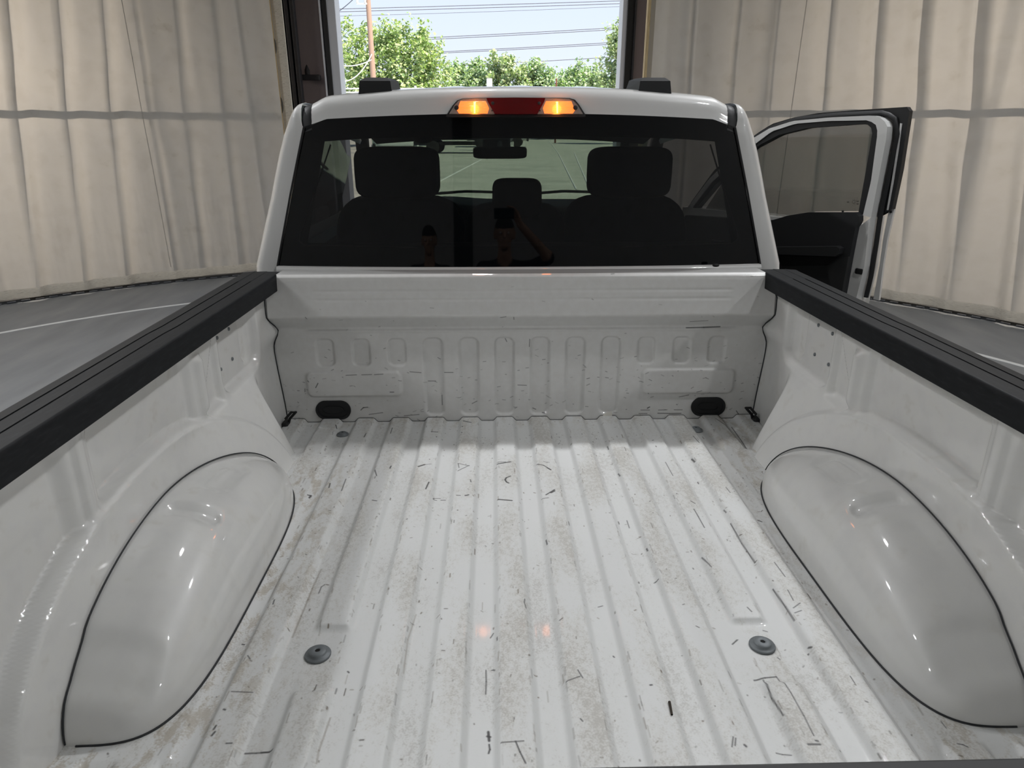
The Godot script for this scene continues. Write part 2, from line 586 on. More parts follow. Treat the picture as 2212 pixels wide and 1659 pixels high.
	for s in [
		[[[470, 1522], [560, 1518], [690, 1510]], 2.2], [[[600, 1515], [690, 1508]], 3.0], [[[330, 1492], [375, 1490]], 2.0], [[[370, 1078], [540, 1085]], 1.0], [[[700, 380], [712, 345]], 2.2], [[[500, 790], [520, 820]], 1.2],
		[[[1060, 250], [1080, 200], [1110, 180]], 1.2], [[[1290, 870], [1300, 880]], 2.4], [[[450, 655], [465, 658]], 3.0], [[[230, 1380], [250, 1350]], 2.6], [[[215, 1430], [240, 1400]], 3.0], [[[310, 1220], [322, 1224]], 3.0],
	]: stroke(img, crop(400, 1209, 3.687, s[0]), tex, s[1] * 0.00055, k, 0.8)
	for s in [[[[1080, 60], [1010, 210], [975, 300], [920, 430], [850, 600]], 3.0], [[[830, 20], [720, 200], [660, 330]], 4.0], [[[1835, 420], [1770, 640], [1735, 900]], 1.6], [[[1150, 1240], [1060, 1500], [1040, 1600]], 2.6]]:
		stroke(img, crop(400, 1209, 3.687, s[0]), tex, s[1] * 0.0006, br, 0.28)
	for s in [
		[[[180, 860], [182, 950], [178, 1050]], 0.9], [[[198, 1350], [205, 1420]], 4.0], [[[188, 1385], [215, 1390]], 3.0], [[[205, 1450], [210, 1490], [200, 1520]], 2.4], [[[300, 1485], [480, 1473]], 1.4], [[[415, 1475], [450, 1560], [495, 1650]], 2.0],
		[[[910, 905], [950, 970]], 1.6], [[[820, 995], [930, 955]], 0.8], [[[1520, 170], [1550, 160]], 1.4], [[[490, 335], [485, 365], [500, 405]], 1.4], [[[930, 1295], [948, 1315]], 1.8], [[[225, 862], [240, 860], [250, 872]], 1.6],
		[[[215, 605], [240, 570]], 0.9], [[[268, 625], [270, 650]], 1.6], [[[1485, 1027], [1498, 1025]], 3.0], [[[1195, 750], [1202, 757]], 2.4], [[[765, 510], [790, 490]], 1.2], [[[1850, 555], [1875, 567]], 1.2], [[[2145, 655], [2180, 620]], 1.0], [[[1110, 350], [1075, 360]], 1.0],
	]: stroke(img, crop(1000, 1209, 3.687, s[0]), tex, s[1] * 0.00055, k, 0.85)
	for s in [
		[[[650, 920], [760, 1090], [860, 1270], [940, 1430]], 1.4], [[[475, 942], [560, 930], [650, 922]], 2.6], [[[545, 945], [610, 1110], [700, 1260]], 1.0], [[[650, 1518], [700, 1530], [770, 1535]], 1.4], [[[895, 1500], [990, 1500]], 3.2],
		[[[390, 1505], [402, 1516]], 3.5], [[[955, 1470], [972, 1474]], 3.0], [[[735, 265], [780, 350]], 1.0], [[[620, 240], [720, 390], [790, 500]], 1.2], [[[780, 410], [835, 370]], 0.9], [[[790, 450], [845, 430]], 0.9], [[[415, 400], [450, 432]], 2.0],
		[[[300, 655], [345, 618]], 1.2], [[[545, 545], [580, 555]], 1.4], [[[660, 760], [680, 775]], 1.8], [[[905, 705], [925, 715]], 3.0], [[[1230, 955], [1265, 1010]], 1.6], [[[1350, 1155], [1370, 1163]], 2.0], [[[630, 45], [715, 160]], 1.8], [[[2090, 1475], [2130, 1485], [2165, 1510]], 2.4],
		[[[300, 1440], [290, 1520]], 0.8], [[[320, 1450], [315, 1510]], 0.8],
	]: stroke(img, crop(1500, 1209, 3.687, s[0]), tex, s[1] * 0.00055, k, 0.8)
	var gr := RandomNumberGenerator.new()
	gr.seed = 55
	for i in 1100:
		var x := gr.randf_range(4, w - 4)
		var y := gr.randf_range(4, h - 4)
		var an := gr.randf_range(0, TAU) if i % 3 else PI * 0.5
		var l := gr.randf_range(0.4, 4.0) if i % 12 else gr.randf_range(6, 18)
		smear(img, Vector2(x, y), Vector2(x, y) + Vector2.from_angle(an) * l, gr.randf_range(0.35, 0.9), k.lerp(br, gr.randf()), gr.randf_range(0.2, 0.75))
	# rub marks collected along the foot of the ribs
	for r in range(-7, 7):
		for e in [-1.0, 1.0]:
			var xe: float = (r + 0.5) * PITCH + e * 0.0285
			for i in 30:
				var z := gr.randf_range(0.02, 1.95)
				var p := Vector2((xe + gr.randf_range(-0.003, 0.003) + 0.86) / 1.72 * w, z / 2.05 * h)
				smear(img, p, p + Vector2(gr.randf_range(-1, 1), gr.randf_range(2, 16)), gr.randf_range(0.2, 0.6), k.lerp(br, gr.randf()), gr.randf_range(0.08, 0.4))
	var m := mat("bed_floor_paint", Color(1, 1, 1), 0.5, 0.0, 0.4, 0.05)
	m.albedo_texture = ImageTexture.create_from_image(img)
	m.texture_repeat = false

func make_bulkhead_texture() -> void:
	# 1.72 m x 0.60 m
	var w := 1066
	var h := 372
	var img := Image.create(w, h, false, Image.FORMAT_RGB8)
	var n2 := FastNoiseLite.new()
	n2.seed = 14
	n2.frequency = 0.05
	n2.fractal_octaves = 4
	for j in h:
		for i in w:
			var b := n2.get_noise_2d(i, j)
			var c := Color(0.81, 0.81, 0.802).lerp(Color(0.77, 0.765, 0.75), clampf(0.2 + b * 0.35, 0, 0.6))
			img.set_pixel(i, j, c)
	var tex := func(p: Vector2) -> Vector2:
		var q := on_plane(p.x, p.y, Vector3.BACK, 0.0)
		return Vector2((q.x + 0.86) / 1.72 * w, q.y / 0.6 * h)
	var k := Color(0.17, 0.17, 0.17)
	for s in [[[[840, 922], [925, 918]], 1.0], [[[965, 918], [1045, 916]], 1.4], [[[1065, 917], [1135, 912]], 1.4], [[[1345, 900], [1435, 907]], 1.4], [[[1620, 905], [1690, 905]], 1.4], [[[1490, 980], [1550, 980]], 1.2],
		[[[1190, 1055], [1220, 1055]], 2.2], [[[600, 1020], [618, 985]], 2.4], [[[955, 1205], [975, 1185], [1010, 1182]], 2.4], [[[535, 965], [545, 975]], 2.0], [[[510, 1035], [510, 1060]], 1.0], [[[540, 440], [550, 455]], 1.4], [[[2065, 445], [2110, 435]], 1.6], [[[2170, 440], [2172, 465]], 1.6],
		[[[1300, 1250], [1420, 1240]], 0.8], [[[1020, 1240], [1130, 1225]], 0.9], [[[2105, 640], [2118, 665]], 1.8], [[[1600, 1090], [1602, 1170]], 1.4], [[[1840, 1160], [1880, 1140]], 1.2]]:
		stroke(img, crop(520, 560, 3.687, s[0]), tex, s[1] * 0.00055, k, 0.8)
	for s in [[[[1255, 1230], [1350, 1232], [1440, 1231]], 2.2], [[[1120, 1205], [1190, 1205]], 1.0], [[[1260, 1205], [1330, 1203]], 1.2], [[[1385, 1203], [1450, 1203]], 1.4], [[[1105, 1232], [1170, 1232]], 1.2], [[[1172, 1190], [1190, 1180]], 3.2],
		[[[1880, 1210], [1910, 1255]], 2.0], [[[1590, 1250], [1640, 1270]], 2.0], [[[1425, 1100], [1500, 1085]], 0.8], [[[1480, 548], [1620, 545], [1750, 540]], 2.6], [[[1500, 490], [1640, 480]], 1.6], [[[690, 955], [712, 950]], 1.4], [[[235, 640], [232, 700]], 1.6],
		[[[1560, 1055], [1600, 1045]], 1.2], [[[260, 1195], [285, 1205]], 2.0], [[[335, 1230], [355, 1232]], 1.6], [[[1175, 1065], [1180, 1072]], 2.0], [[[140, 1005], [210, 1008]], 0.7]]:
		stroke(img, crop(1080, 560, 3.687, s[0]), tex, s[1] * 0.00055, k, 0.8)
	var gr := RandomNumberGenerator.new()
	gr.seed = 66
	for i in 240:
		var p := Vector2(gr.randf_range(4, w - 4), gr.randf_range(2, 150) if i % 4 else gr.randf_range(2, h - 4))
		smear(img, p, p + Vector2.from_angle(gr.randf_range(-0.6, 0.6)) * gr.randf_range(0.8, 8), gr.randf_range(0.3, 0.7), k, gr.randf_range(0.15, 0.6))
	var m := mat("bulkhead_paint", Color(1, 1, 1), 0.42, 0.0, 1.0, 0.05)
	m.albedo_texture = ImageTexture.create_from_image(img)
	m.texture_repeat = false


# ------------------------------------------------------------------ the building
func slab(called: String, c: Vector3, s: Vector3, m: Material, parent: Node = self) -> MeshInstance3D:
	var o := part(called, box(c, s, 0.01), m, parent)
	if parent == self: tag(o, "", "", "", "structure")
	return o

func lamp_disc(called: String, label: String, at: Vector3, size: float, energy: float, c := Color(0.985, 0.99, 1.0)) -> void:
	# a round lamp hung from the ceiling: stem, housing, glowing face, and its light just below the face
	var t := thing(called, label, "lamp", Transform3D(Basis(), at), "booth ceiling lamps")
	part("stem", tube([Vector3(0, 0.1, 0), Vector3(0, 5.2 - at.y, 0)], 0.015), M.lamp_housing, t)
	part("housing", lathe([Vector2(0.001, 0.12), Vector2(size * 0.25, 0.12), Vector2(size * 0.5, 0.06), Vector2(size * 0.56, 0.0), Vector2(size * 0.54, 0.0)], 24), M.lamp_housing, t)
	part("lamp_face", lathe([Vector2(0.001, 0.004), Vector2(size * 0.5, 0.004), Vector2(size * 0.53, 0.012)], 24), M.booth_lamp_glow, t)
	var l := AreaLight3D.new()
	l.name = "lamp_light"
	l.area_size = Vector2(size, size) * 0.85
	l.light_energy = energy
	l.light_color = c
	l.area_range = 30.0
	l.area_attenuation = 2.0
	l.shadow_enabled = true
	l.position = Vector3(0, -0.012, 0)
	l.rotation = Vector3(-PI / 2, 0, 0)
	t.add_child(l)

func tube_light(label: String, at: Vector3, turn: float, energy: float, aim: float) -> void:
	# a long warm fitting in the gap between curtain and wall
	var t := thing("tube_light", label, "lamp", Transform3D(Basis(Vector3.UP, turn), at), "tube lights behind the curtains")
	part("tray", box(Vector3(0, 0.05, 0), Vector3(2.4, 0.06, 0.16), 0.01), M.lamp_housing, t)
	part("lamp_tube", tube([Vector3(-1.15, 0, 0), Vector3(1.15, 0, 0)], 0.02), M.warm_tube_glow, t)
	var l := AreaLight3D.new()
	l.name = "tube_glow"
	l.area_size = Vector2(2.3, 0.12)
	l.light_energy = energy
	l.light_color = Color(1.0, 0.95, 0.89)
	l.area_range = 30.0
	l.area_attenuation = 2.0
	l.shadow_enabled = true
	l.position = Vector3(0, -0.03, 0)
	l.rotation = Vector3(-PI / 2 + 0.75 * aim, 0, 0)
	t.add_child(l)

func build_room() -> void:
	slab("floor", Vector3(-0.4, -0.1, -0.1), Vector3(18.2, 0.2, 16.6), M.booth_floor_paint)
	slab("ceiling", Vector3(-0.4, 5.3, -0.1), Vector3(18.2, 0.2, 16.6), M.ceiling_white)
	slab("wall_left", Vector3(-9.4, 2.6, -0.1), Vector3(0.2, 5.2, 16.6), M.wall_metal)
	slab("wall_right", Vector3(8.6, 2.6, -0.1), Vector3(0.2, 5.2, 16.6), M.wall_metal)
	slab("wall_back", Vector3(-0.4, 2.6, 8.1), Vector3(18.2, 5.2, 0.2), M.wall_metal)
	# the front wall stands round the open door
	slab("wall_front", Vector3(-5.86, 2.6, -8.32), Vector3(7.08, 5.2, 0.2), M.wall_metal)
	slab("wall_front", Vector3(5.1, 2.6, -8.32), Vector3(6.8, 5.2, 0.2), M.wall_metal)
	slab("wall_front", Vector3(-0.3, 4.75, -8.32), Vector3(4.1, 0.9, 0.2), M.wall_metal)
	# white circle painted on the turntable
	var o := part("floor_marking", grid(160, 3, func(u, v):
		var rr: float = [5.390, 5.391, 5.437, 5.438][int(round(v * 3))]
		var yy: float = [0.0, 0.003, 0.003, 0.0][int(round(v * 3))]
		return CURTAIN_C + Vector3(sin(u * TAU) * rr, yy, -cos(u * TAU) * rr), true), M.line_paint, self)
	tag(o, "thin white circle painted on the grey booth floor", "line", "", "structure")
	# lamps of the booth, then an added pair that lights the cab rear
	lamp_disc("ceiling_lamp", "round ceiling lamp out over the passenger side of the truck cab", Vector3(2.2, 4.45, -1.35), 0.20, 7.6)
	lamp_disc("ceiling_lamp", "round ceiling lamp far out over the driver side of the truck cab", Vector3(-3.2, 4.45, -1.35), 0.20, 9.2)
	lamp_disc("ceiling_lamp", "round ceiling lamp over the middle of the truck cab", Vector3(-0.2, 4.45, -1.2), 0.20, 2.2)
	lamp_disc("ceiling_lamp", "round ceiling lamp above the passenger side of the truck bed", Vector3(2.0, 4.45, 0.9), 0.20, 3.2)
	lamp_disc("ceiling_lamp", "round ceiling lamp far out over the driver side of the truck bed", Vector3(-3.6, 4.45, 0.9), 0.20, 3.2)
	lamp_disc("ceiling_lamp", "added round lamp behind the truck, out on the passenger side, lighting the cab rear", Vector3(3.8, 4.45, 3.4), 0.20, 4.4)  # made-up fill lamp: brightens the rear pillars and roof header
	lamp_disc("ceiling_lamp", "added round lamp behind the truck, out on the driver side, lighting the cab rear", Vector3(-4.2, 4.45, 3.4), 0.20, 4.4)  # its added counterpart, also only there to lift the cab rear
	# lamps in the gap behind the cloth
	tube_light("warm tube light in the front corner behind the driver side curtain", Vector3(-7.3, 3.3, -6.9), -PI * 0.75, 16.0, 1.0)
	tube_light("warm tube light in the front corner behind the passenger side curtain", Vector3(6.6, 3.3, -6.9), PI * 0.75, 15.0, 1.0)
	tube_light("warm tube light along the side wall behind the driver side curtain", Vector3(-8.7, 3.3, -1.8), -PI * 0.5, 14.0, 1.0)
	tube_light("warm tube light along the side wall behind the passenger side curtain", Vector3(7.9, 3.3, -1.8), PI * 0.5, 12.0, 1.0)


# ------------------------------------------------------------------ the pickup's bed
func floor_y(x: float, z: float) -> float:
	var ph := absf(fposmod(x / PITCH, 1.0) - 0.5) * PITCH
	var t := 1.0 - smooth(0.026, 0.043, ph)
	var ax := absf(x)
	if ax > 0.377 and ax < 0.503:                  # the rib stops round the bed bolt
		t *= 1.0 - bump(z, 1.125, 1.305, 0.014)
	if ax > 0.634:                                  # the outer ribs run only before and behind the wheel housings
		var k := bump(z, 0.275, 1.46, 0.02)
		t = lerpf(t, 0.45, k)
	return 0.0145 * t

func side_x(y: float, z: float) -> float:
	# half width of the bed's inner side at that height and place
	var x := 0.868
	x -= 0.034 * smooth(0.465, 0.505, y)
	x -= (0.096 * maxf(0.0, 1.0 - y / 0.285) * smooth(0.20, 0.265, z)) * smooth(-0.02, 0.06, 0.30 - y) * (1.0 - smooth(0.55, 0.95, z))
	x -= 0.018 * (1.0 - smooth(0.0, 0.3, y))
	# lump beside the bulkhead beam
	x -= 0.022 * exp(-pow((y - 0.345) / 0.035, 2.0)) * (1.0 - smooth(0.03, 0.15, z))
	# pocket with four rivets
	x += 0.024 * rect_mask(z, y, 0.30, 0.42, 0.155, 0.145, 0.05, 0.010)
	x += 0.010 * rect_mask(z, y, 0.20, 0.42, 0.035, 0.12, 0.03, 0.012)
	# tapering panel behind the pocket
	var vz := (z - 0.465) / 0.14
	if vz > -0.2 and vz < 1.2:
		x += 0.020 * bump(vz, 0.06, 0.92, 0.08) * bump(y, 0.27, 0.275 + 0.2 * (1.0 - clampf(vz, 0, 1)) + 0.02, 0.012)
	# upright ridge
	x -= 0.018 * bump(z, 0.60, 0.635, 0.014) * smooth(0.27, 0.31, y) * (1.0 - smooth(0.43, 0.46, y))
	# the raised arch round the wheel housing
	var e := Vector2((z - 0.93) / 0.60, y / 0.315).length()
	var flat := smooth(0.985, 1.035, e)
	x -= 0.020 * (1.0 - flat)
	# long panel above the wheel housing, closed behind by a post, then the rear panel
	x += 0.020 * rect_mask(z, y, 0.885, 0.36, 0.225, 0.115, 0.04, 0.014) * flat
	x -= 0.010 * bump(z, 1.138, 1.17, 0.008) * flat
	x += 0.020 * rect_mask(z, y, 1.56, 0.27, 0.36, 0.20, 0.05, 0.02) * flat
	return x

func housing_point(u: float, v: float) -> Vector3:
	# wheel housing of the passenger side; u along the bed, v from wall to floor across the crown
	var dz := -cos(u * PI)
	var zb := 0.930 + dz * 0.49
	var pw := 3.0 if dz < 0.0 else 4.6
	var a := 0.205 * pow(maxf(0.0, 1.0 - pow(absf(dz), pw)), 1.0 / pw)
	var c := 0.212 * pow(maxf(0.0, 1.0 - pow(absf(dz), 1.95)), 1.0 / 1.95)
	var an := v * PI * 0.5
	var ex := 2.0 / 2.7
	var w := a * pow(sin(an), ex)
	var y := c * pow(cos(an), ex)
	# pressings on the crown: a long shallow dish, a cross groove, a flat at the rear
	var dish := rect_mask(zb, w, 0.80, 0.085, 0.085, 0.035, 0.03, 0.012) - 0.55 * rect_mask(zb, w, 0.80, 0.075, 0.06, 0.012, 0.01, 0.008)
	var cross := rect_mask(zb, w, 0.985, 0.085, 0.018, 0.055, 0.016, 0.009)
	var rear := rect_mask(zb, w, 1.34, 0.06, 0.04, 0.085, 0.02, 0.02)
	y -= 0.0085 * dish + 0.010 * cross + 0.008 * rear
	return Vector3(0.847 - w, maxf(y, 0.0) + 0.004, zb)

func build_truck_bed() -> void:
	truck = thing("pickup_truck", "white pickup truck with an open bed, standing on the turntable inside the curtains", "truck", truck_xf)
	# floor
	var us := PackedFloat32Array()
	for r in range(-7, 7):
		for d in [-0.0628, -0.050, -0.0445, -0.041, -0.0375, -0.034, -0.0305, -0.027, -0.022, 0.0, 0.022, 0.027, 0.0305, 0.034, 0.0375, 0.041, 0.0445, 0.050]:
			us.append(((r + 0.5) * PITCH + d + 0.88) / 1.76)
	us.append(1.0)
	var vs := PackedFloat32Array()
	var z := 0.0
	while z < 1.975:
		vs.append(z / 2.05)
		var fine := (z > 0.23 and z < 0.32) or (z > 1.09 and z < 1.15) or (z > 1.27 and z < 1.34) or (z > 1.41 and z < 1.51)
		z += 0.005 if fine else 0.05
	vs.append(1.975 / 2.05)
	for i in us.size(): us[i] = ((us[i] * 1.76 - 0.88) + 0.86) / 1.72
	var fl := part("bed_floor", grid_at(us, vs, func(u, v): return Vector3(u * 1.72 - 0.86, floor_y(u * 1.72 - 0.86, v * 2.05), v * 2.05), true), M.bed_floor_paint, truck, "scuffed white ribbed bed floor")
	# bolts through the floor
	for b in [[-0.455, 1.203, 1.0], [0.443, 1.200, 1.0], [-0.628, 0.118, 0.8], [0.610, 0.110, 0.9]]:
		var at := Transform3D(Basis(), Vector3(b[0], 0.0, b[1]))
		var bo := part("bed_bolt", lathe([Vector2(0.0, -0.004), Vector2(0.0255, -0.002), Vector2(0.0262, 0.003), Vector2(0.0245, 0.0055), Vector2(0.0185, 0.0062), Vector2(0.0180, 0.0095), Vector2(0.0150, 0.0125), Vector2(0.0068, 0.0140), Vector2(0.0055, 0.0115), Vector2(0.0001, 0.0110)], 28, at.scaled_local(Vector3.ONE * b[2])), M.bolt_steel, fl, "grey round bolt head")
		bo.set_meta("label", "grey round bolt head")
		part("bolt_recess", lathe([Vector2(0.0001, 0.0116), Vector2(0.0052, 0.0118)], 6, at.scaled_local(Vector3.ONE * b[2])), M.hole_black, fl)
	# bulkhead
	us = PackedFloat32Array()
	for i in 431: us.append(i / 430.0)
	vs = PackedFloat32Array()
	for i in 169: vs.append((-0.012 + i * 0.553 / 168.0) / 0.6)
	var bh := part("bulkhead", grid_at(us, vs, func(u, v):
		var x: float = u * 1.72 - 0.86
		var y: float = v * 0.6
		var zz := table([[0.350, 0.0], [0.356, 0.003], [0.398, 0.044], [0.405, 0.047], [0.522, 0.030], [0.534, 0.026], [0.541, 0.014]], y)
		zz -= 0.0028 * (exp(-pow((y - 0.487) / 0.004, 2.0)) + exp(-pow((y - 0.458) / 0.004, 2.0))) * bump(x, -0.70, 0.71, 0.015)
		zz += 0.0045 * exp(-pow((y - 0.340) / 0.006, 2.0)) * bump(x, -0.74, 0.74, 0.02)
		for k in 6:
			var cx: float = (k - 2.5) * PITCH
			zz -= 0.0085 * rect_mask(x, y, cx, 0.168, 0.033, 0.145, 0.022, 0.004)
			cx = signf(k - 2.5) * ((3.5 + (k % 3)) * PITCH)
			zz -= 0.0075 * rect_mask(x, y, cx, 0.262, 0.030, 0.049, 0.018, 0.004)
		for s in [-1.0, 1.0]:
			zz += 0.0085 * rect_mask(x, y, s * 0.598, 0.146, 0.166, 0.046, 0.02, 0.0045)
		return Vector3(x, y, zz), true), M.bulkhead_paint, truck, "white stamped front wall of the truck bed")
	part("top_flange", box(Vector3(0, 0.5365, -0.026), Vector3(1.66, 0.009, 0.085), 0.003), M.cab_paint, bh)
	var foot_line := []
	for i in range(us.size()):
		var x: float = us[i] * 1.72 - 0.86
		if absf(x) < 0.845: foot_line.append(Vector3(x, floor_y(x, 0.0) + 0.0005, 0.0025))
	part("foot_seam", tube(foot_line, 0.0011, 5), M.sealant, bh, "dark seam along the wavy floor edge")
	for s in [-1.0, 1.0]:
		# oval drain plugs
		var prof := []
		for k in 40:
			var an := TAU * k / 40.0
			prof.append(Vector2(signf(cos(an)) * 0.027 + cos(an) * 0.036, sin(an) * 0.036))
		var pr := PackedVector2Array(prof)
		var inner := PackedVector2Array()
		var inner2 := PackedVector2Array()
		for q in prof:
			inner.append(Vector2(q.x * 0.86, q.y * 0.78))
			inner2.append(Vector2(q.x * 0.60, q.y * 0.42))
		var xf := Transform3D(Basis(), Vector3(s * 0.681, 0.047, 0.0))
		var plug := part("drain_plug", ring(pr, inner, -0.004, 0.006, xf), M.rubber, bh, "black oval rubber plug")
		part("plug_face", prism(inner, -0.004, 0.002, xf), M.rubber, plug)
		part("plug_rim", ring(inner2, PackedVector2Array(Array(inner2).map(func(q): return Vector2(q.x * 0.93, q.y * 0.86))), 0.0, 0.005, xf), M.rubber, plug)
		# tie-down hook in the corner
		var hk := part("tie_down", tube([Vector3(s * 0.835, 0.01, 0.045), Vector3(s * 0.825, 0.035, 0.05), Vector3(s * 0.80, 0.062, 0.055), Vector3(s * 0.812, 0.066, 0.066), Vector3(s * 0.836, 0.04, 0.065)], 0.005), M.rubber, truck, "small black tie-down loop")
		part("tie_down_base", box(Vector3(s * 0.84, 0.012, 0.055), Vector3(0.022, 0.03, 0.04), 0.005), M.rubber, hk)
		# inner side panel
		us = PackedFloat32Array()
		vs = PackedFloat32Array()
		for i in 341: us.append(i / 340.0)
		for i in 101: vs.append(i / 100.0)
		var sd := part("bed_side", grid_at(us, vs, func(u, v):
			var zz: float = u * 1.985
			var y: float = v * 0.508 - 0.006
			return Vector3(s * side_x(maxf(y, 0.0), zz), y, zz), s < 0.0), M.white_paint, truck)
		for q in [[0.312, 0.435], [0.405, 0.434], [0.317, 0.343], [0.411, 0.341]]:
			var bx := Basis(Vector3(0, 0, 1), s * PI / 2)
			part("rivet", lathe([Vector2(0.006, -0.001), Vector2(0.0055, 0.003), Vector2(0.003, 0.0045), Vector2(0.0001, 0.0045)], 10, Transform3D(bx, Vector3(s * side_x(q[1], q[0]), q[1], q[0]))), M.bolt_steel, sd)
		part("round_hole", lathe([Vector2(0.007, -0.001), Vector2(0.0068, 0.0012), Vector2(0.0001, 0.0008)], 14, Transform3D(Basis(Vector3(0, 0, 1), s * PI / 2).scaled(Vector3(1, 1.6, 1)), Vector3(s * side_x(0.475, 0.03), 0.475, 0.03))), M.hole_black, sd)
		# sealed edge between side panel and bulkhead
		var seam := []
		for k in 28:
			var y := 0.012 + 0.5 * k / 27.0
			seam.append(Vector3(s * (side_x(y, 0.004) - 0.001), y, table([[0.350, 0.002], [0.398, 0.046], [0.522, 0.032]], y)))
		part("corner_seam", tube(seam, 0.0022, 6), M.sealant, sd)
		# wheel housing
		var wh := part("wheel_housing", grid(110, 60, func(u, v):
			var p := housing_point(u, v)
			return Vector3(p.x * s, p.y, p.z), s > 0.0), M.white_paint, truck, "glossy white rounded wheel housing")
		var foot := []
		var wall := []
		for k in 61:
			var uu := 0.004 + 0.992 * k / 60.0
			var p := housing_point(uu, 1.0)
			foot.append(Vector3(s * (p.x - 0.001), floor_y(p.x, p.z) + 0.001, p.z))
			var q := housing_point(uu, 0.0)
			wall.append(Vector3(s * (side_x(q.y, q.z) - 0.003), q.y + 0.004, q.z))
		part("floor_seam", tube(foot, 0.0024, 6), M.sealant, wh, "dark sealant line")
		part("wall_seam", tube(wall, 0.0018, 6), M.sealant, wh, "dark sealant line")
		part("housing_bolt", lathe([Vector2(0.006, 0.0), Vector2(0.005, 0.004), Vector2(0.0001, 0.005)], 10, Transform3D(Basis(), Vector3(s * 0.70, housing_point(0.80, 0.62).y - 0.02, 1.335))), M.bolt_steel, wh)
		# rail cap
		var prof2 := [[0.0, 0.490], [0.0, 0.495], [0.0, 0.526], [0.003, 0.533], [0.02, 0.5395], [0.045, 0.5415], [0.07, 0.542], [0.31, 0.5425]]
		for g in [0.36, 0.66]:
			for e in [[-0.022, 0.5425], [-0.016, 0.5425], [-0.010, 0.5425], [-0.006, 0.5305], [0.006, 0.5305], [0.010, 0.5435], [0.016, 0.5435], [0.022, 0.5435]]: prof2.append([g + e[0], e[1]])
		for e in [[0.72, 0.5425], [0.90, 0.541], [0.94, 0.5405], [0.97, 0.538], [0.99, 0.533], [1.0, 0.525], [1.0, 0.480]]: prof2.append(e)
		var n := prof2.size() - 1
		vs = PackedFloat32Array([0.0, 0.084, 0.086, 0.09, 0.15, 0.2, 0.25, 0.3, 0.355, 0.372, 0.39, 0.45, 0.5, 0.55, 0.6, 0.7, 0.8, 0.9, 1.0])
		us = PackedFloat32Array()
		for i in n + 1: us.append(float(i) / n)
		var rc := part("rail_cap", grid_at(us, vs, func(u, v):
			var k := int(round(u * n))
			var zz: float = -0.035 + v * 2.025
			var xo: float = table([[-0.04, 0.957], [0.4, 0.950], [2.0, 0.922]], zz)
			var xi := 0.8215
			var fx: float = prof2[k][0]
			var y: float = prof2[k][1]
			if y > 0.530 and y < 0.531 and v < 0.085: y = 0.543
			if fx > 0.3 and fx < 0.75: fx += 0.035 * smooth(0.365, 0.38, v)
			return Vector3(s * lerpf(xi, xo, fx), y, zz), s < 0.0), M.rail_plastic, truck, "long black plastic rail cap")
		part("cap_end", box(Vector3(s * 0.889, 0.517, -0.034), Vector3(0.136, 0.045, 0.006), 0.002), M.rail_plastic, rc)
	# closed tailgate with its black cap
	var tg := part("tailgate", box(Vector3(0, 0.245, 1.995), Vector3(1.62, 0.53, 0.05), 0.01), M.white_paint, truck)
	part("tailgate_cap", box(Vector3(0, 0.527, 1.988), Vector3(1.64, 0.03, 0.092), 0.008), M.black_plastic, tg, "black plastic tailgate cap")


# ------------------------------------------------------------------ the cab
const GLASS_LO := 0.538
const GLASS_HI := 1.028

func blob(c: Vector3, h: Vector3, e := 0.4, nu := 28, nv := 16, basis := Basis()) -> ArrayMesh:
	# a rounded box
	var sp := func(a: float) -> float: return signf(a) * pow(absf(a), e)
	return grid(nu, nv, func(u, v):
		var th: float = u * TAU
		var ph: float = (v - 0.5) * PI
		return c + basis * Vector3(h.x * sp.call(cos(ph)) * sp.call(cos(th)), h.y * sp.call(sin(ph)), h.z * sp.call(cos(ph)) * sp.call(sin(th))))

func glass_half(y: float) -> float:
	return lerpf(0.873, 0.735, (y - GLASS_LO) / (GLASS_HI - GLASS_LO))

func rear_z(x: float, y: float) -> float:
	return -0.128 - (y - GLASS_LO) * 0.104 - 0.045 * pow(absf(x) / 0.87, 2.6)

func glass_top(x: float) -> float:
	return GLASS_HI + 0.022 * (1.0 - pow(x / 0.735, 2.0)) - 0.02 * smooth(0.66, 0.735, absf(x))

func body_half(y: float) -> float:
	return table([[0.0, 0.985], [0.30, 0.985], [0.536, 0.968], [0.65, 0.932], [0.77, 0.893], [0.90, 0.856], [0.98, 0.828], [1.03, 0.805], [1.05, 0.793], [1.066, 0.782], [1.078, 0.771], [1.084, 0.763], [1.088, 0.753]], y)

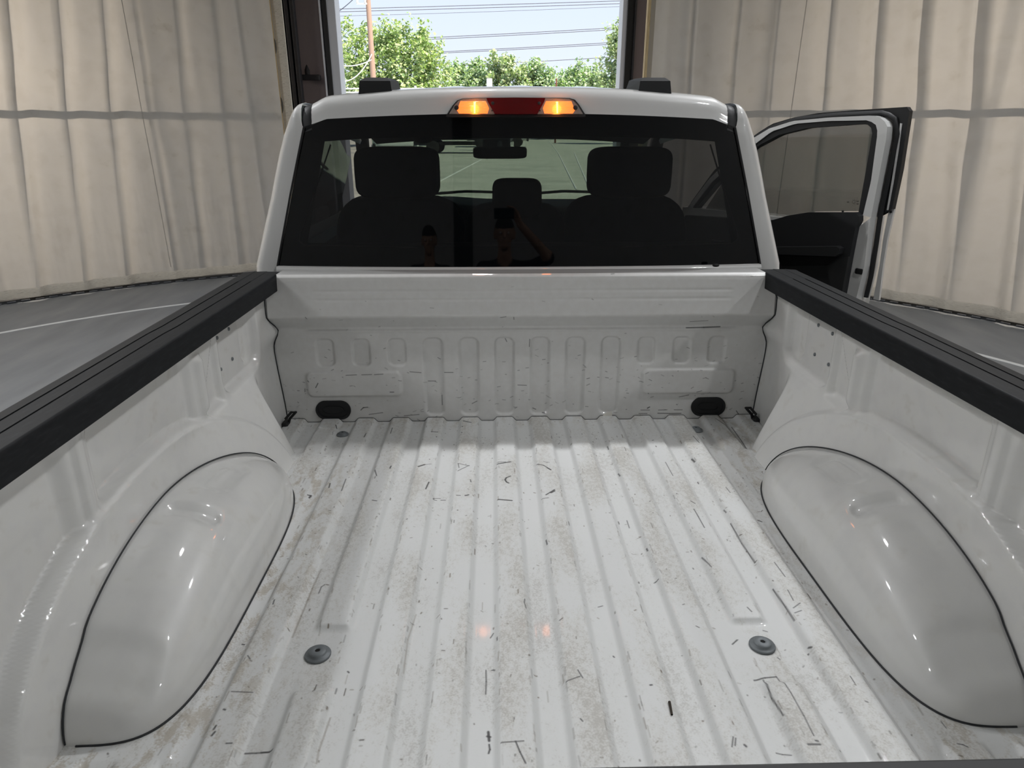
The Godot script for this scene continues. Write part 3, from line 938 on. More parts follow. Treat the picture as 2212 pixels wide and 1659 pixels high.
func build_cab() -> void:
	# rear window
	var rw := part("rear_window", grid(40, 16, func(u, v):
		var s: float = u * 2.0 - 1.0
		var y: float = lerpf(GLASS_LO, glass_top(s * 0.735), v)
		var x: float = s * glass_half(minf(y, GLASS_HI))
		return Vector3(x, y, rear_z(x, y)), true), M.privacy_glass, truck, "dark tinted rear window")
	# line where the black border of the glass ends
	var line := []
	var loop := [Vector2(-0.655, 0.95), Vector2(-0.785, 0.645), Vector2(-0.79, 0.625), Vector2(-0.775, 0.612), Vector2(-0.4, 0.606), Vector2(0.4, 0.606), Vector2(0.765, 0.612), Vector2(0.785, 0.63), Vector2(0.78, 0.65), Vector2(0.66, 0.95)]
	for q in loop: line.append(Vector3(q.x, q.y, rear_z(q.x, q.y) - 0.006))
	part("border_line", tube(line, 0.0028, 6), M.plate_grey, rw, "thin grey line inside the window border")
	for e in [[-1.0, 1.0, 0.0, 0.14], [-1.0, 1.0, 0.86, 1.0], [-1.0, -0.895, 0.0, 1.0], [0.895, 1.0, 0.0, 1.0]]:
		part("window_border", grid(24, 8, func(u, v):
			var q: float = lerpf(e[0], e[1], u)
			var y: float = lerpf(GLASS_LO, glass_top(q * 0.735), lerpf(e[2], e[3], v))
			var x: float = q * glass_half(minf(y, GLASS_HI))
			return Vector3(x, y, rear_z(x, y) - 0.005), true), M.hole_black, rw)
	# roof with its rear header
	var prof := [[0.0, 0.0], [0.012, -0.004], [0.030, -0.007], [0.050, -0.012], [0.066, -0.020], [0.078, -0.032], [0.085, -0.05], [0.090, -0.08], [0.094, -0.14], [0.098, -0.25], [0.103, -0.45], [0.107, -0.7], [0.105, -0.95], [0.098, -1.15], [0.085, -1.33], [0.062, -1.46]]
	var np := prof.size() - 1
	var us := PackedFloat32Array()
	for i in 97: us.append(i / 96.0)
	var vs := PackedFloat32Array()
	for i in np + 1: vs.append(float(i) / np)
	var roof := part("roof", grid_at(us, vs, func(u, v):
		var x: float = (u * 2.0 - 1.0) * 0.716
		var q: Array = prof[int(round(v * np))]
		var y: float = glass_top(x) - 0.001 + q[0] - 0.014 * pow(absf(x) / 0.716, 3.0) * smooth(0.0, 0.09, q[0])
		for c in [-0.235, 0.0, 0.235]: y += 0.006 * bump(x, c - 0.035, c + 0.035, 0.012) * smooth(-0.10, -0.2, q[1])
		return Vector3(x, y, rear_z(x, glass_top(x)) + q[1]), true), M.cab_paint, truck, "white cab roof with stamped ribs")
	for s in [-1.0, 1.0]:
		# black strip in the roof ditch
		part("ditch_strip", grid_at(PackedFloat32Array([0.0, 0.1, 0.5, 0.9, 1.0]), vs, func(u, v):
			var x: float = lerpf(0.712, 0.752, u)
			var q: Array = prof[int(round(v * np))]
			var y: float = glass_top(0.716) - 0.006 + q[0] - 0.014 - 0.012 * (u - 0.2) + (0.003 if u > 0.05 and u < 0.95 else -0.004)
			return Vector3(s * x, y, rear_z(x, 1.0) - 0.002 + q[1] + (0.004 if u > 0.05 and u < 0.95 else 0.0)), s < 0.0), M.black_plastic, roof, "black strip along the roof edge")
		# rear pillar, turning into the cab side
		var ys := [-0.32, 0.0, 0.30, 0.45, 0.536, 0.60, 0.68, 0.77, 0.85, 0.92, 0.98, 1.0, 1.012, 1.03, 1.05, 1.066, 1.074, 1.080, 1.085, 1.088]
		var ny := ys.size() - 1
		us = PackedFloat32Array()
		var cols := [[0.0, 0.0], [0.04, 0.003], [0.3, 0.006], [0.55, 0.004], [0.72, -0.004], [0.84, -0.016], [0.93, -0.034], [0.985, -0.062], [1.0, -0.10], [1.0, -0.2], [0.998, -0.33]]
		for i in cols.size(): us.append(float(i) / (cols.size() - 1))
		vs = PackedFloat32Array()
		for i in ny + 1: vs.append(float(i) / ny)
		var pl := part("rear_pillar", grid_at(us, vs, func(u, v):
			var y: float = ys[int(round(v * ny))]
			var q: Array = cols[int(round(u * (cols.size() - 1)))]
			var xi: float = glass_half(clampf(y, GLASS_LO, GLASS_HI)) if y < 1.0 else lerpf(glass_half(1.0), 0.751, smooth(1.0, 1.02, y))
			var zi: float = rear_z(minf(xi, 0.87), minf(y, 1.0)) + table([[1.0, 0.0], [1.012, -0.003], [1.03, -0.007], [1.05, -0.012], [1.066, -0.021], [1.078, -0.036], [1.084, -0.055], [1.088, -0.10]], y)
			var k: float = 1.0 - 0.6 * smooth(1.03, 1.088, y)
			return Vector3(s * lerpf(xi, body_half(y), q[0]), y, zi + (q[1] + 0.002) * (k if q[1] > -0.1 else 1.0)), s < 0.0), M.cab_paint, truck)
		part("pillar_seam", tube([Vector3(s * 0.876, 0.537, rear_z(0.87, 0.538) + 0.003), Vector3(s * 0.806, 0.79, rear_z(0.80, 0.79) + 0.003), Vector3(s * 0.742, 1.005, rear_z(0.74, 1.0) + 0.003)], 0.004, 6), M.rubber, pl)
		vs = PackedFloat32Array()
		for i in np + 1: vs.append(float(i) / np)
		# roof side rail above the door opening
		part("roof_side", grid(6, 12, func(u, v):
			var zz: float = lerpf(-0.50, -1.66, v)
			var drop := 0.055 * pow(v, 2.2)
			var y: float = lerpf(1.088, 0.99, u) - drop
			return Vector3(s * table([[0.0, 0.751], [0.4, 0.79], [1.0, 0.82]], u), y, zz), s < 0.0), M.cab_paint, roof)
		# windshield pillar
		part("front_pillar", tube([Vector3(s * 0.80, 1.02, -1.55), Vector3(s * 0.83, 0.96, -1.78), Vector3(s * 0.88, 0.80, -2.10), Vector3(s * 0.92, 0.62, -2.42)], 0.038, 10), M.trim_black, truck)
		# roof mount
		var cx := -0.497 if s < 0.0 else 0.462
		var st := start()
		var y0 := glass_top(cx) + 0.080
		var zr := rear_z(cx, 1.03) - 0.045
		var bot := [Vector3(-0.058, -0.012, 0), Vector3(0.058, -0.012, 0), Vector3(0.058, 0.02, -0.24), Vector3(-0.058, 0.02, -0.24)]
		var mid := [Vector3(-0.052, 0.034, -0.006), Vector3(0.052, 0.034, -0.006), Vector3(0.05, 0.05, -0.23), Vector3(-0.05, 0.05, -0.23)]
		var top := [Vector3(-0.036, 0.046, -0.024), Vector3(0.036, 0.046, -0.024), Vector3(0.034, 0.055, -0.21), Vector3(-0.034, 0.055, -0.21)]
		var o := Vector3(cx, y0, zr)
		for lv in [[bot, mid], [mid, top]]:
			for i in 4:
				var j := (i + 1) % 4
				quad(st, o + lv[0][i], o + lv[0][j], o + lv[1][j], o + lv[1][i], lv[0][i] + lv[0][j] - Vector3(0, 0, -0.24) + Vector3(0, 0.03, 0))
		quad(st, o + top[0], o + top[1], o + top[2], o + top[3], Vector3.UP)
		part("roof_mount", done(st), M.rubber, roof, "black plastic roof mount")
	# third brake light: gasket, two clear ends with amber lamps, red middle
	var cz := rear_z(0.0, 1.05) - 0.002
	var cen := on_plane(1115, 233, Vector3.BACK, cz)
	var bl := Transform3D(Basis(Vector3.RIGHT, -0.30), Vector3(cen.x, cen.y, cz - 0.002))
	var px := func(x: float, y: float) -> Vector2:     # crop of the photograph 940..1290 x 190..280 at 6.32
		var q := on_plane(940 + x / 6.32, 190 + y / 6.32, Vector3.BACK, cz)
		return Vector2(q.x - cen.x, (q.y - cen.y) * 1.03)
	var outer := []
	for q in [[150, 395], [165, 370], [240, 245], [300, 175], [370, 150], [700, 138], [1100, 134], [1500, 138], [1840, 143], [1910, 165], [1965, 235], [2040, 365], [2052, 395], [2030, 405], [1100, 408], [175, 406]]: outer.append(px.call(q[0], q[1]))
	var lens := []
	for q in [[190, 372], [200, 355], [262, 250], [318, 188], [375, 165], [700, 152], [1100, 148], [1500, 152], [1825, 160], [1890, 182], [1945, 245], [2005, 352], [2018, 372], [1990, 376], [1100, 378], [210, 376]]: lens.append(px.call(q[0], q[1]))
	var lamp := part("brake_light", prism(PackedVector2Array(outer), -0.006, 0.004, bl), M.rubber, truck, "high brake light with two lit amber ends and a red middle")
	var red := []
	for q in [[702, 152], [1100, 148], [1500, 152], [1490, 200], [1395, 376], [1100, 377], [812, 376], [715, 200]]: red.append(px.call(q[0], q[1]))
	part("red_lens", prism(PackedVector2Array(red), 0.003, 0.012, bl), M.red_lens_plastic, lamp, "dark red lens")
	for e in 2:
		var pts := [[345, 190], [690, 190], [735, 290], [715, 362], [330, 362], [300, 320]]
		var clear := [[195, 372], [205, 355], [264, 250], [320, 190], [376, 166], [700, 153], [714, 200], [810, 375]]
		var scr := [[295, 290, 30], [785, 228, 22], [778, 330, 10]]
		var mid_x := 540.0
		if e == 1:
			for a in [pts, clear, scr]:
				for q in a: q[0] = 2204.0 - q[0]
			mid_x = 2204.0 - mid_x
		var poly := []
		for q in pts: poly.append(px.call(q[0], q[1]))
		var cp := []
		for q in clear: cp.append(px.call(q[0], q[1]))
		part("reflector", prism(PackedVector2Array(cp), 0.0035, 0.006, bl), M.reflector_chrome, lamp)
		part("amber_lamp", prism(PackedVector2Array(poly), 0.0055, 0.0075, bl), M.amber_lamp_glow, lamp, "lit amber lamp")
		var fil := []
		for q in [[mid_x - 14, 200], [mid_x + 14, 200], [mid_x + 9, 360], [mid_x - 9, 360]]: fil.append(px.call(q[0], q[1]))
		part("lamp_filament", prism(PackedVector2Array(fil), 0.007, 0.0085, bl), M.lamp_filament_glow, lamp)
		for k in 6:      # ribs of the lens over the lamp
			var y := 205.0 + k * 27.0
			var a: Vector2 = px.call(mid_x - 190, y)
			var b: Vector2 = px.call(mid_x + 185, y)
			part("lens_rib", tube([bl * Vector3(a.x, a.y, 0.0095), bl * Vector3(b.x, b.y, 0.0095)], 0.0011, 5), M.clear_lens_plastic, lamp)
		part("clear_lens", prism(PackedVector2Array(cp), 0.011, 0.0125, bl), M.clear_lens_plastic, lamp)
		for q in scr:
			var c2: Vector2 = px.call(q[0], q[1])
			part("lens_screw", lathe([Vector2(q[2] * 0.00026, 0.0), Vector2(q[2] * 0.00024, 0.002), Vector2(0.0001, 0.002)], 12, bl * Transform3D(Basis(Vector3.RIGHT, PI / 2), Vector3(c2.x, c2.y, 0.012))), M.rubber, lamp)
		var lc: Vector2 = px.call(mid_x, 280)
		var om := OmniLight3D.new()
		om.name = "amber_light"
		om.light_color = Color(1.0, 0.52, 0.16)
		om.light_energy = 0.005
		om.light_size = 0.02
		om.omni_range = 20.0
		om.omni_attenuation = 2.0
		om.shadow_enabled = true
		om.position = bl * Vector3(lc.x, lc.y, 0.03)
		lamp.add_child(om, true)
	# cab rear wall below the window, sill and inside trim
	var wall := part("cab_rear_wall", box(Vector3(0, 0.10, -0.165), Vector3(1.76, 0.84, 0.05), 0.01), M.cab_paint, truck)
	part("window_sill", grid(40, 4, func(u, v):
		var x: float = (u * 2.0 - 1.0) * 0.876
		return Vector3(x, 0.5385 - [0.0, 0.001, 0.006, 0.014, 0.04][int(round(v * 4))], rear_z(x, 0.538) + [0.0, 0.012, 0.020, 0.022, 0.020][int(round(v * 4))]), false), M.cab_paint, wall)
	part("sill_bolt", blob(Vector3(0.69, 0.546, -0.10), Vector3(0.012, 0.006, 0.008), 0.8), M.rubber, wall)
	part("inner_rear_trim", box(Vector3(0, 0.28, -0.23), Vector3(1.66, 0.66, 0.05), 0.02), M.trim_black, truck)
	part("headliner", grid(20, 8, func(u, v):
		var x: float = (u * 2.0 - 1.0) * 0.74
		var zz: float = lerpf(-0.235, -1.72, v)
		return Vector3(x, table([[0.0, 0.985], [0.1, 1.02], [0.5, 1.03], [0.85, 1.005], [1.0, 0.965]], v) - 0.03 * pow(x / 0.74, 2.0), zz)), M.headliner, truck)
	for s in [-1.0, 1.0]:
		part("pillar_trim", grid(3, 8, func(u, v):
			var y: float = lerpf(0.2, 1.0, v)
			return Vector3(s * (body_half(y) - 0.055 - 0.12 * (1.0 - u) * 0.5), y, -0.235 - 0.24 * u), s < 0.0), M.trim_black, truck)
	# closed door on the driver side, with its window
	part("driver_door", grid(8, 6, func(u, v):
		var y: float = lerpf(-0.30, 0.585, v)
		return Vector3(-body_half(y), y, lerpf(-0.45, -1.66, u)), false), M.cab_paint, truck)
	part("driver_window", grid(8, 6, func(u, v):
		var y: float = lerpf(0.585, 0.97 - 0.10 * smooth(0.55, 1.0, u), v)
		return Vector3(-body_half(y) + 0.01, y, lerpf(-0.50, -1.55, u)), false), M.door_glass, truck)
	part("driver_door_trim", box(Vector3(-0.87, 0.25, -1.05), Vector3(0.07, 0.64, 1.15), 0.03), M.trim_black, truck)
	# windshield, wipers, dash, mirror
	var ws := SurfaceTool.new()
	for k in 2:
		ws.append_from(grid(24, 10, func(u, v):
			var x: float = (u * 2.0 - 1.0) * lerpf(0.86, 0.76, v)
			return Vector3(x, lerpf(0.575, 0.985, v) - 0.003 * k, lerpf(-2.52, -1.72, v) + 0.004 * k + 0.10 * pow(x / 0.86, 2.0) * (1.0 - 0.5 * v)), k == 0), 0, Transform3D())
	part("windshield", ws.commit(), M.windshield_glass, truck)
	for s in [[-0.62, 0.05], [0.05, 0.70]]:
		part("wiper", tube([Vector3(s[0], 0.605, -2.50), Vector3((s[0] + s[1]) * 0.5, 0.628, -2.505), Vector3(s[1], 0.618, -2.515)], 0.010, 6), M.rubber, truck)
	part("dashboard", grid(24, 6, func(u, v):
		var x: float = (u * 2.0 - 1.0) * 0.84
		var q: Array = [[0.10, -1.72], [0.40, -1.70], [0.56, -1.74], [0.590, -1.85], [0.592, -2.1], [0.585, -2.35], [0.575, -2.5]][int(round(v * 6))]
		return Vector3(x, q[0] + 0.02 * exp(-pow((x + 0.42) / 0.2, 2.0)) * (1.0 if q[0] > 0.5 else 0.0), q[1]), true), M.trim_black, truck)
	var mc := on_plane(1080, 330, Vector3.BACK, -1.85)
	var mir := part("inside_mirror", blob(mc, Vector3(0.155, 0.034, 0.02), 0.35), M.trim_black, truck, "black inside mirror")
	part("mirror_stem", tube([mc + Vector3(0, 0.02, -0.01), mc + Vector3(0, 0.07, -0.05)], 0.018), M.trim_black, mir)
	part("sensor_box", box(mc + Vector3(-0.02, 0.055, -0.05), Vector3(0.16, 0.06, 0.05), 0.01), M.trim_black, mir)
	var dl := on_plane(915, 301, Vector3.BACK, -1.2)
	var dome := part("dome_lamp", lathe([Vector2(0.010, -0.004), Vector2(0.022, -0.007), Vector2(0.036, -0.004), Vector2(0.038, 0.004)], 24, Transform3D(Basis(Vector3.RIGHT, 0.35), dl)), M.dome_lamp_glow, truck, "lit round dome lamp")
	part("lamp_rim", lathe([Vector2(0.038, -0.006), Vector2(0.044, -0.004), Vector2(0.046, 0.03), Vector2(0.0001, 0.03)], 24, Transform3D(Basis(Vector3.RIGHT, 0.35), dl)), M.trim_black, dome)
	# split bench: two outer seats with wide headrests and a narrow middle seat
	for s in [[-0.47, 0.0], [0.425, 0.0]]:
		var seat := part("seat", blob(Vector3(s[0], 0.42, -0.52), Vector3(0.255, 0.34, 0.085), 0.42, 28, 18, Basis(Vector3.RIGHT, 0.12)), M.cloth_black, truck, "black cloth seat")
		part("headrest", blob(Vector3(s[0] + 0.005, 0.845, -0.46), Vector3(0.162, 0.095, 0.055), 0.36), M.cloth_black, seat)
		part("seat_cushion", blob(Vector3(s[0], 0.06, -0.80), Vector3(0.25, 0.09, 0.27), 0.4), M.cloth_black, seat)
		for e in [-0.07, 0.07]:
			part("headrest_post", tube([Vector3(s[0] + e, 0.70, -0.47), Vector3(s[0] + e, 0.80, -0.46)], 0.008, 8), M.chrome, seat)
	var ms := part("seat", blob(Vector3(-0.012, 0.47, -0.50), Vector3(0.205, 0.26, 0.08), 0.42), M.cloth_black, truck, "narrow black middle seat")
	part("headrest", blob(Vector3(-0.005, 0.745, -0.47), Vector3(0.097, 0.078, 0.05), 0.38), M.cloth_black, ms)
	part("cab_floor", box(Vector3(0, -0.12, -1.25), Vector3(1.86, 0.05, 2.1), 0.01), M.trim_black, truck)
	# steering wheel
	var sw := []
	for k in 33:
		var an := TAU * k / 32.0
		sw.append(Vector3(-0.42, 0.48, -1.52) + Basis(Vector3.RIGHT, -0.45) * Vector3(cos(an) * 0.185, sin(an) * 0.185, 0))
	part("steering_wheel", tube(sw, 0.016, 8), M.trim_black, truck)


# ------------------------------------------------------------------ the open passenger door
func build_open_door() -> void:
	var th := deg_to_rad(35.0)
	var hinge := Vector3(0.97, 0.0, -1.65)
	var along := Vector3(sin(th), 0, cos(th))
	var n := along.cross(Vector3.UP)               # across the door, from inside to outside is -n or n
	if n.dot(Vector3(1, 0, -1)) < 0.0: n = -n
	var xf := Transform3D(Basis(along, Vector3.UP, n), hinge)
	var dp := func(x: float, y: float) -> Vector2:   # crop 1560,200 at 3.318
		var q := on_plane(1560 + x / 3.318, 200 + y / 3.318, n, n.dot(hinge)) - hinge
		return Vector2(q.dot(along), q.y)
	var pick := func(list: Array, before := [], after := []) -> Array:
		var out := []
		for q in before: out.append(Vector2(q[0], q[1]))
		for q in list: out.append(dp.call(q[0], q[1]))
		for q in after: out.append(Vector2(q[0], q[1]))
		return out
	var door := part("passenger_door", prism(PackedVector2Array(pick.call([[985, 960], [1062, 900], [1040, 1060], [1018, 1250], [960, 1480]], [[0.0, -0.36], [0.0, 0.60], [0.3, 0.60]], [[1.06, -0.10], [0.98, -0.36]])), 0.0, 0.13, xf), M.cab_paint, truck, "white passenger door standing open")
	var top_seal := [[185, 300], [300, 225], [450, 180], [640, 145], [900, 125], [1292, 100]]
	var white_out := [[190, 345], [330, 260], [500, 205], [760, 180], [1080, 165], [1150, 190], [1180, 245], [1172, 330], [1112, 640], [1062, 900]]
	var white_in := [[205, 390], [350, 280], [520, 225], [760, 205], [1040, 200], [1095, 225], [1110, 285], [1062, 640], [1005, 880]]
	var pane := [[215, 400], [400, 303], [600, 255], [1010, 225], [1055, 240], [1066, 290], [1020, 560], [965, 855], [640, 858], [380, 915]]
	var wo := resample(pick.call(white_out, [[0.03, 0.60], [0.16, 0.76]]), 60)
	var wi := resample(pick.call(white_in, [[0.06, 0.60], [0.18, 0.745]]), 60)
	part("window_frame", ring(wo, wi, 0.005, 0.075, xf, false), M.cab_paint, door)
	var go := wi
	var gi := resample(pick.call([[215, 400], [400, 303], [600, 255], [1010, 225], [1055, 240], [1066, 290], [1020, 560], [965, 868]], [[0.085, 0.60], [0.20, 0.73]]), 60)
	part("window_seal", ring(go, gi, 0.012, 0.06, xf, false), M.rubber, door, "black window rubber")
	part("door_window", prism(PackedVector2Array(pick.call(pane, [[0.12, 0.585], [0.22, 0.735]])), 0.040, 0.045, xf), M.door_glass, door, "grey green tinted door glass")
	var so := resample(pick.call(top_seal + [[1282, 180], [1225, 560], [1165, 845]], [[0.0, 0.62], [0.14, 0.80]]), 60)
	var si := resample(pick.call([[190, 345], [330, 260], [500, 205], [760, 180], [1080, 165], [1150, 185], [1185, 230], [1178, 330], [1118, 640], [1066, 900]], [[0.03, 0.60], [0.16, 0.76]]), 60)
	part("frame_trim", ring(so, si, 0.065, 0.095, xf, false), M.rubber, door, "black door frame trim")
	part("weather_seal", tube(Array(resample(pick.call([[190, 322], [330, 242], [500, 190], [760, 162], [1120, 145], [1195, 190], [1205, 300], [1140, 640], [1085, 900], [1055, 1110], [1020, 1330], [985, 1480]], [[0.02, 0.61], [0.15, 0.775]]), 60)).map(func(q): return xf * Vector3(q.x, q.y, 0.058)), 0.011, 8), M.rubber, door, "black weather strip")
	var skin_o := resample(pick.call([[1165, 845], [1158, 870], [1115, 1060], [1085, 1250], [1055, 1510]]), 20)
	var skin_i := resample(pick.call([[1130, 850], [1120, 875], [1085, 1060], [1060, 1250], [1015, 1500]]), 20)
	part("door_skin_edge", ring(skin_o, skin_i, 0.085, 0.10, xf, false), M.cab_paint, door)
	part("edge_bolt", lathe([Vector2(0.006, 0), Vector2(0.005, 0.003), Vector2(0.0001, 0.003)], 10, xf * Transform3D(Basis(Vector3.RIGHT, -PI / 2), Vector3(dp.call(1140, 866).x, dp.call(1140, 866).y, 0.084))), M.rubber, door)
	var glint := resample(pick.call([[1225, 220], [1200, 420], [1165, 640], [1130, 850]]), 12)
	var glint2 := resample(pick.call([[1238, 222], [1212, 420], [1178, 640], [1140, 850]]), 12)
	part("frame_glint", ring(glint2, glint, 0.060, 0.066, xf, false), M.cab_paint, door)  # thin white strip drawn as the glint down the black frame
	# inside trim: upper panel, armrest, lower panel, pocket
	var trim := part("door_trim", prism(PackedVector2Array(pick.call([[380, 915], [500, 880], [640, 858], [985, 858], [1008, 885], [1008, 920], [985, 965], [965, 1060], [942, 1180], [895, 1440]], [[0.05, 0.0], [0.05, 0.56]], [[0.94, -0.10]])), -0.035, 0.005, xf), M.trim_black, door, "black inner door trim")
	part("armrest", prism(PackedVector2Array(pick.call([[420, 1100], [880, 1095], [905, 1110], [895, 1150], [870, 1165], [430, 1150]], [[0.25, 0.40], [0.25, 0.45]])), -0.075, -0.03, xf), M.black_plastic, trim)
	part("speaker_panel", prism(PackedVector2Array(pick.call([[790, 1240], [900, 1180], [945, 1170], [938, 1215], [900, 1420], [830, 1430]])), -0.05, -0.03, xf), M.black_plastic, trim)
	part("trim_recess", prism(PackedVector2Array(pick.call([[440, 1165], [865, 1172], [780, 1235], [460, 1240]])), -0.04, -0.034, xf), M.hole_black, trim)
	part("latch", box(xf * Vector3(dp.call(980, 1283).x, dp.call(980, 1283).y, 0.01), Vector3(0.035, 0.026, 0.03), 0.004, xf.basis), M.hole_black, door, "black door latch")
	part("lock_knob", tube([xf * Vector3(dp.call(873, 858).x, dp.call(873, 858).y, -0.01), xf * Vector3(dp.call(873, 845).x, dp.call(873, 845).y, -0.01)], 0.005, 8), M.rubber, trim)
	# etched mark in the corner of the glass: a round emblem and two specks
	var em: Vector2 = dp.call(911, 788)
	var st := start()
	for k in 9:
		var an := TAU * k / 9.0
		var a := em + Vector2(cos(an), sin(an)) * 0.014
		add_prism(st, PackedVector2Array([em + Vector2(cos(an + 0.3), sin(an + 0.3)) * 0.005, a, em + Vector2(cos(an - 0.3), sin(an - 0.3)) * 0.005]), 0.0385, 0.0395, xf)
	for q in [[870, 790], [938, 785], [938, 803]]:
		var c: Vector2 = dp.call(q[0], q[1])
		add_prism(st, PackedVector2Array([c + Vector2(-0.005, -0.003), c + Vector2(0.005, -0.003), c + Vector2(0.005, 0.003), c + Vector2(-0.005, 0.003)]), 0.0385, 0.0395, xf)
	part("glass_mark", done(st), M.plate_grey, door, "small etched glass mark")


# ------------------------------------------------------------------ the rest of the truck
func build_truck_outside() -> void:
	for s in [-1.0, 1.0]:
		part("bed_outer_side", grid(60, 14, func(u, v):
			var zz: float = lerpf(-0.035, 2.02, u)
			var arch := 0.0
			var d: float = absf(zz - 0.93)
			if d < 0.50: arch = sqrt(0.25 - d * d)
			var lo: float = maxf(-0.36, -0.45 + arch)
			var y: float = lerpf(lo, 0.515, v)
			var xo: float = table([[-0.04, 0.957], [0.4, 0.950], [2.0, 0.922]], zz)
			return Vector3(s * lerpf(1.0, xo, smooth(0.15, 0.52, y)), y, zz), s > 0.0), M.cab_paint, truck)
		part("front_fender", grid(40, 12, func(u, v):
			var zz: float = lerpf(-1.67, -3.35, u)
			var arch := 0.0
			var d: float = absf(zz + 2.42)
			if d < 0.50: arch = sqrt(0.25 - d * d)
			var y: float = lerpf(maxf(-0.36, -0.45 + arch), 0.46, v)
			return Vector3(s * (0.985 - 0.06 * smooth(0.2, 0.46, y) - 0.08 * smooth(-2.9, -3.35, zz)), y, zz), s < 0.0), M.cab_paint, truck)
		for z in [0.93, -2.42]:
			var wx := Transform3D(Basis(Vector3(0, 0, 1), -s * PI / 2), Vector3(s * 0.74, -0.471 if z > 0.0 else -0.413, z))
			var w := part("wheel", lathe([Vector2(0.23, 0.0), Vector2(0.345, 0.0), Vector2(0.38, 0.03), Vector2(0.385, 0.12), Vector2(0.38, 0.22), Vector2(0.345, 0.25), Vector2(0.24, 0.25)], 36, wx), M.tyre, truck)
			part("rim", lathe([Vector2(0.0001, 0.17), Vector2(0.08, 0.19), Vector2(0.11, 0.16), Vector2(0.22, 0.20), Vector2(0.24, 0.245)], 36, wx), M.alloy, w)
	part("hood", grid(24, 10, func(u, v):
		var x: float = (u * 2.0 - 1.0) * 0.93
		return Vector3(x, table([[0.0, 0.565], [0.5, 0.535], [0.9, 0.475], [1.0, 0.40]], v) - 0.09 * pow(absf(x) / 0.93, 4.0), lerpf(-2.50, -3.38, v)), true), M.cab_paint, truck)
	part("front_grille", box(Vector3(0, 0.10, -3.36), Vector3(1.7, 0.62, 0.10), 0.03), M.trim_black, truck)
	part("front_bumper", blob(Vector3(0, -0.27, -3.40), Vector3(0.95, 0.13, 0.12), 0.35), M.chrome, truck)
	part("rear_bumper", blob(Vector3(0, -0.16, 2.12), Vector3(0.93, 0.09, 0.12), 0.35), M.chrome, truck)
	part("chassis", box(Vector3(0, -0.30, -0.6), Vector3(0.9, 0.18, 5.2), 0.02), M.trim_black, truck)


# ------------------------------------------------------------------ curtains
func curtain_point(deg: float, y: float, pleats: Array, nz: FastNoiseLite) -> Vector3:
	var r := CURTAIN_R
	for p in pleats:       # [angle at 2 m, lean in degrees a metre, depth, width]
		var d: float = deg_to_rad(deg - p[0] - p[1] * (2.0 - y)) * CURTAIN_R
		var w: float = p[3] if d * signf(p[0]) < 0.0 else p[3] * 3.2
		r -= 1.25 * p[2] * (0.35 + 0.65 * smooth(0.05, 0.6, absf(y - 1.996))) * exp(-d * d / (w * w))
	r += 0.022 * nz.get_noise_2d(deg * 3.2 + y * 2.5, y * 5.0)
	r += 0.010 * nz.get_noise_2d(deg * 16.0 + 300.0, y * 24.0) * (1.0 - smooth(0.4, 1.6, y))
	var a := deg_to_rad(deg)
	return CURTAIN_C + Vector3(sin(a) * r, y, -cos(a) * r)

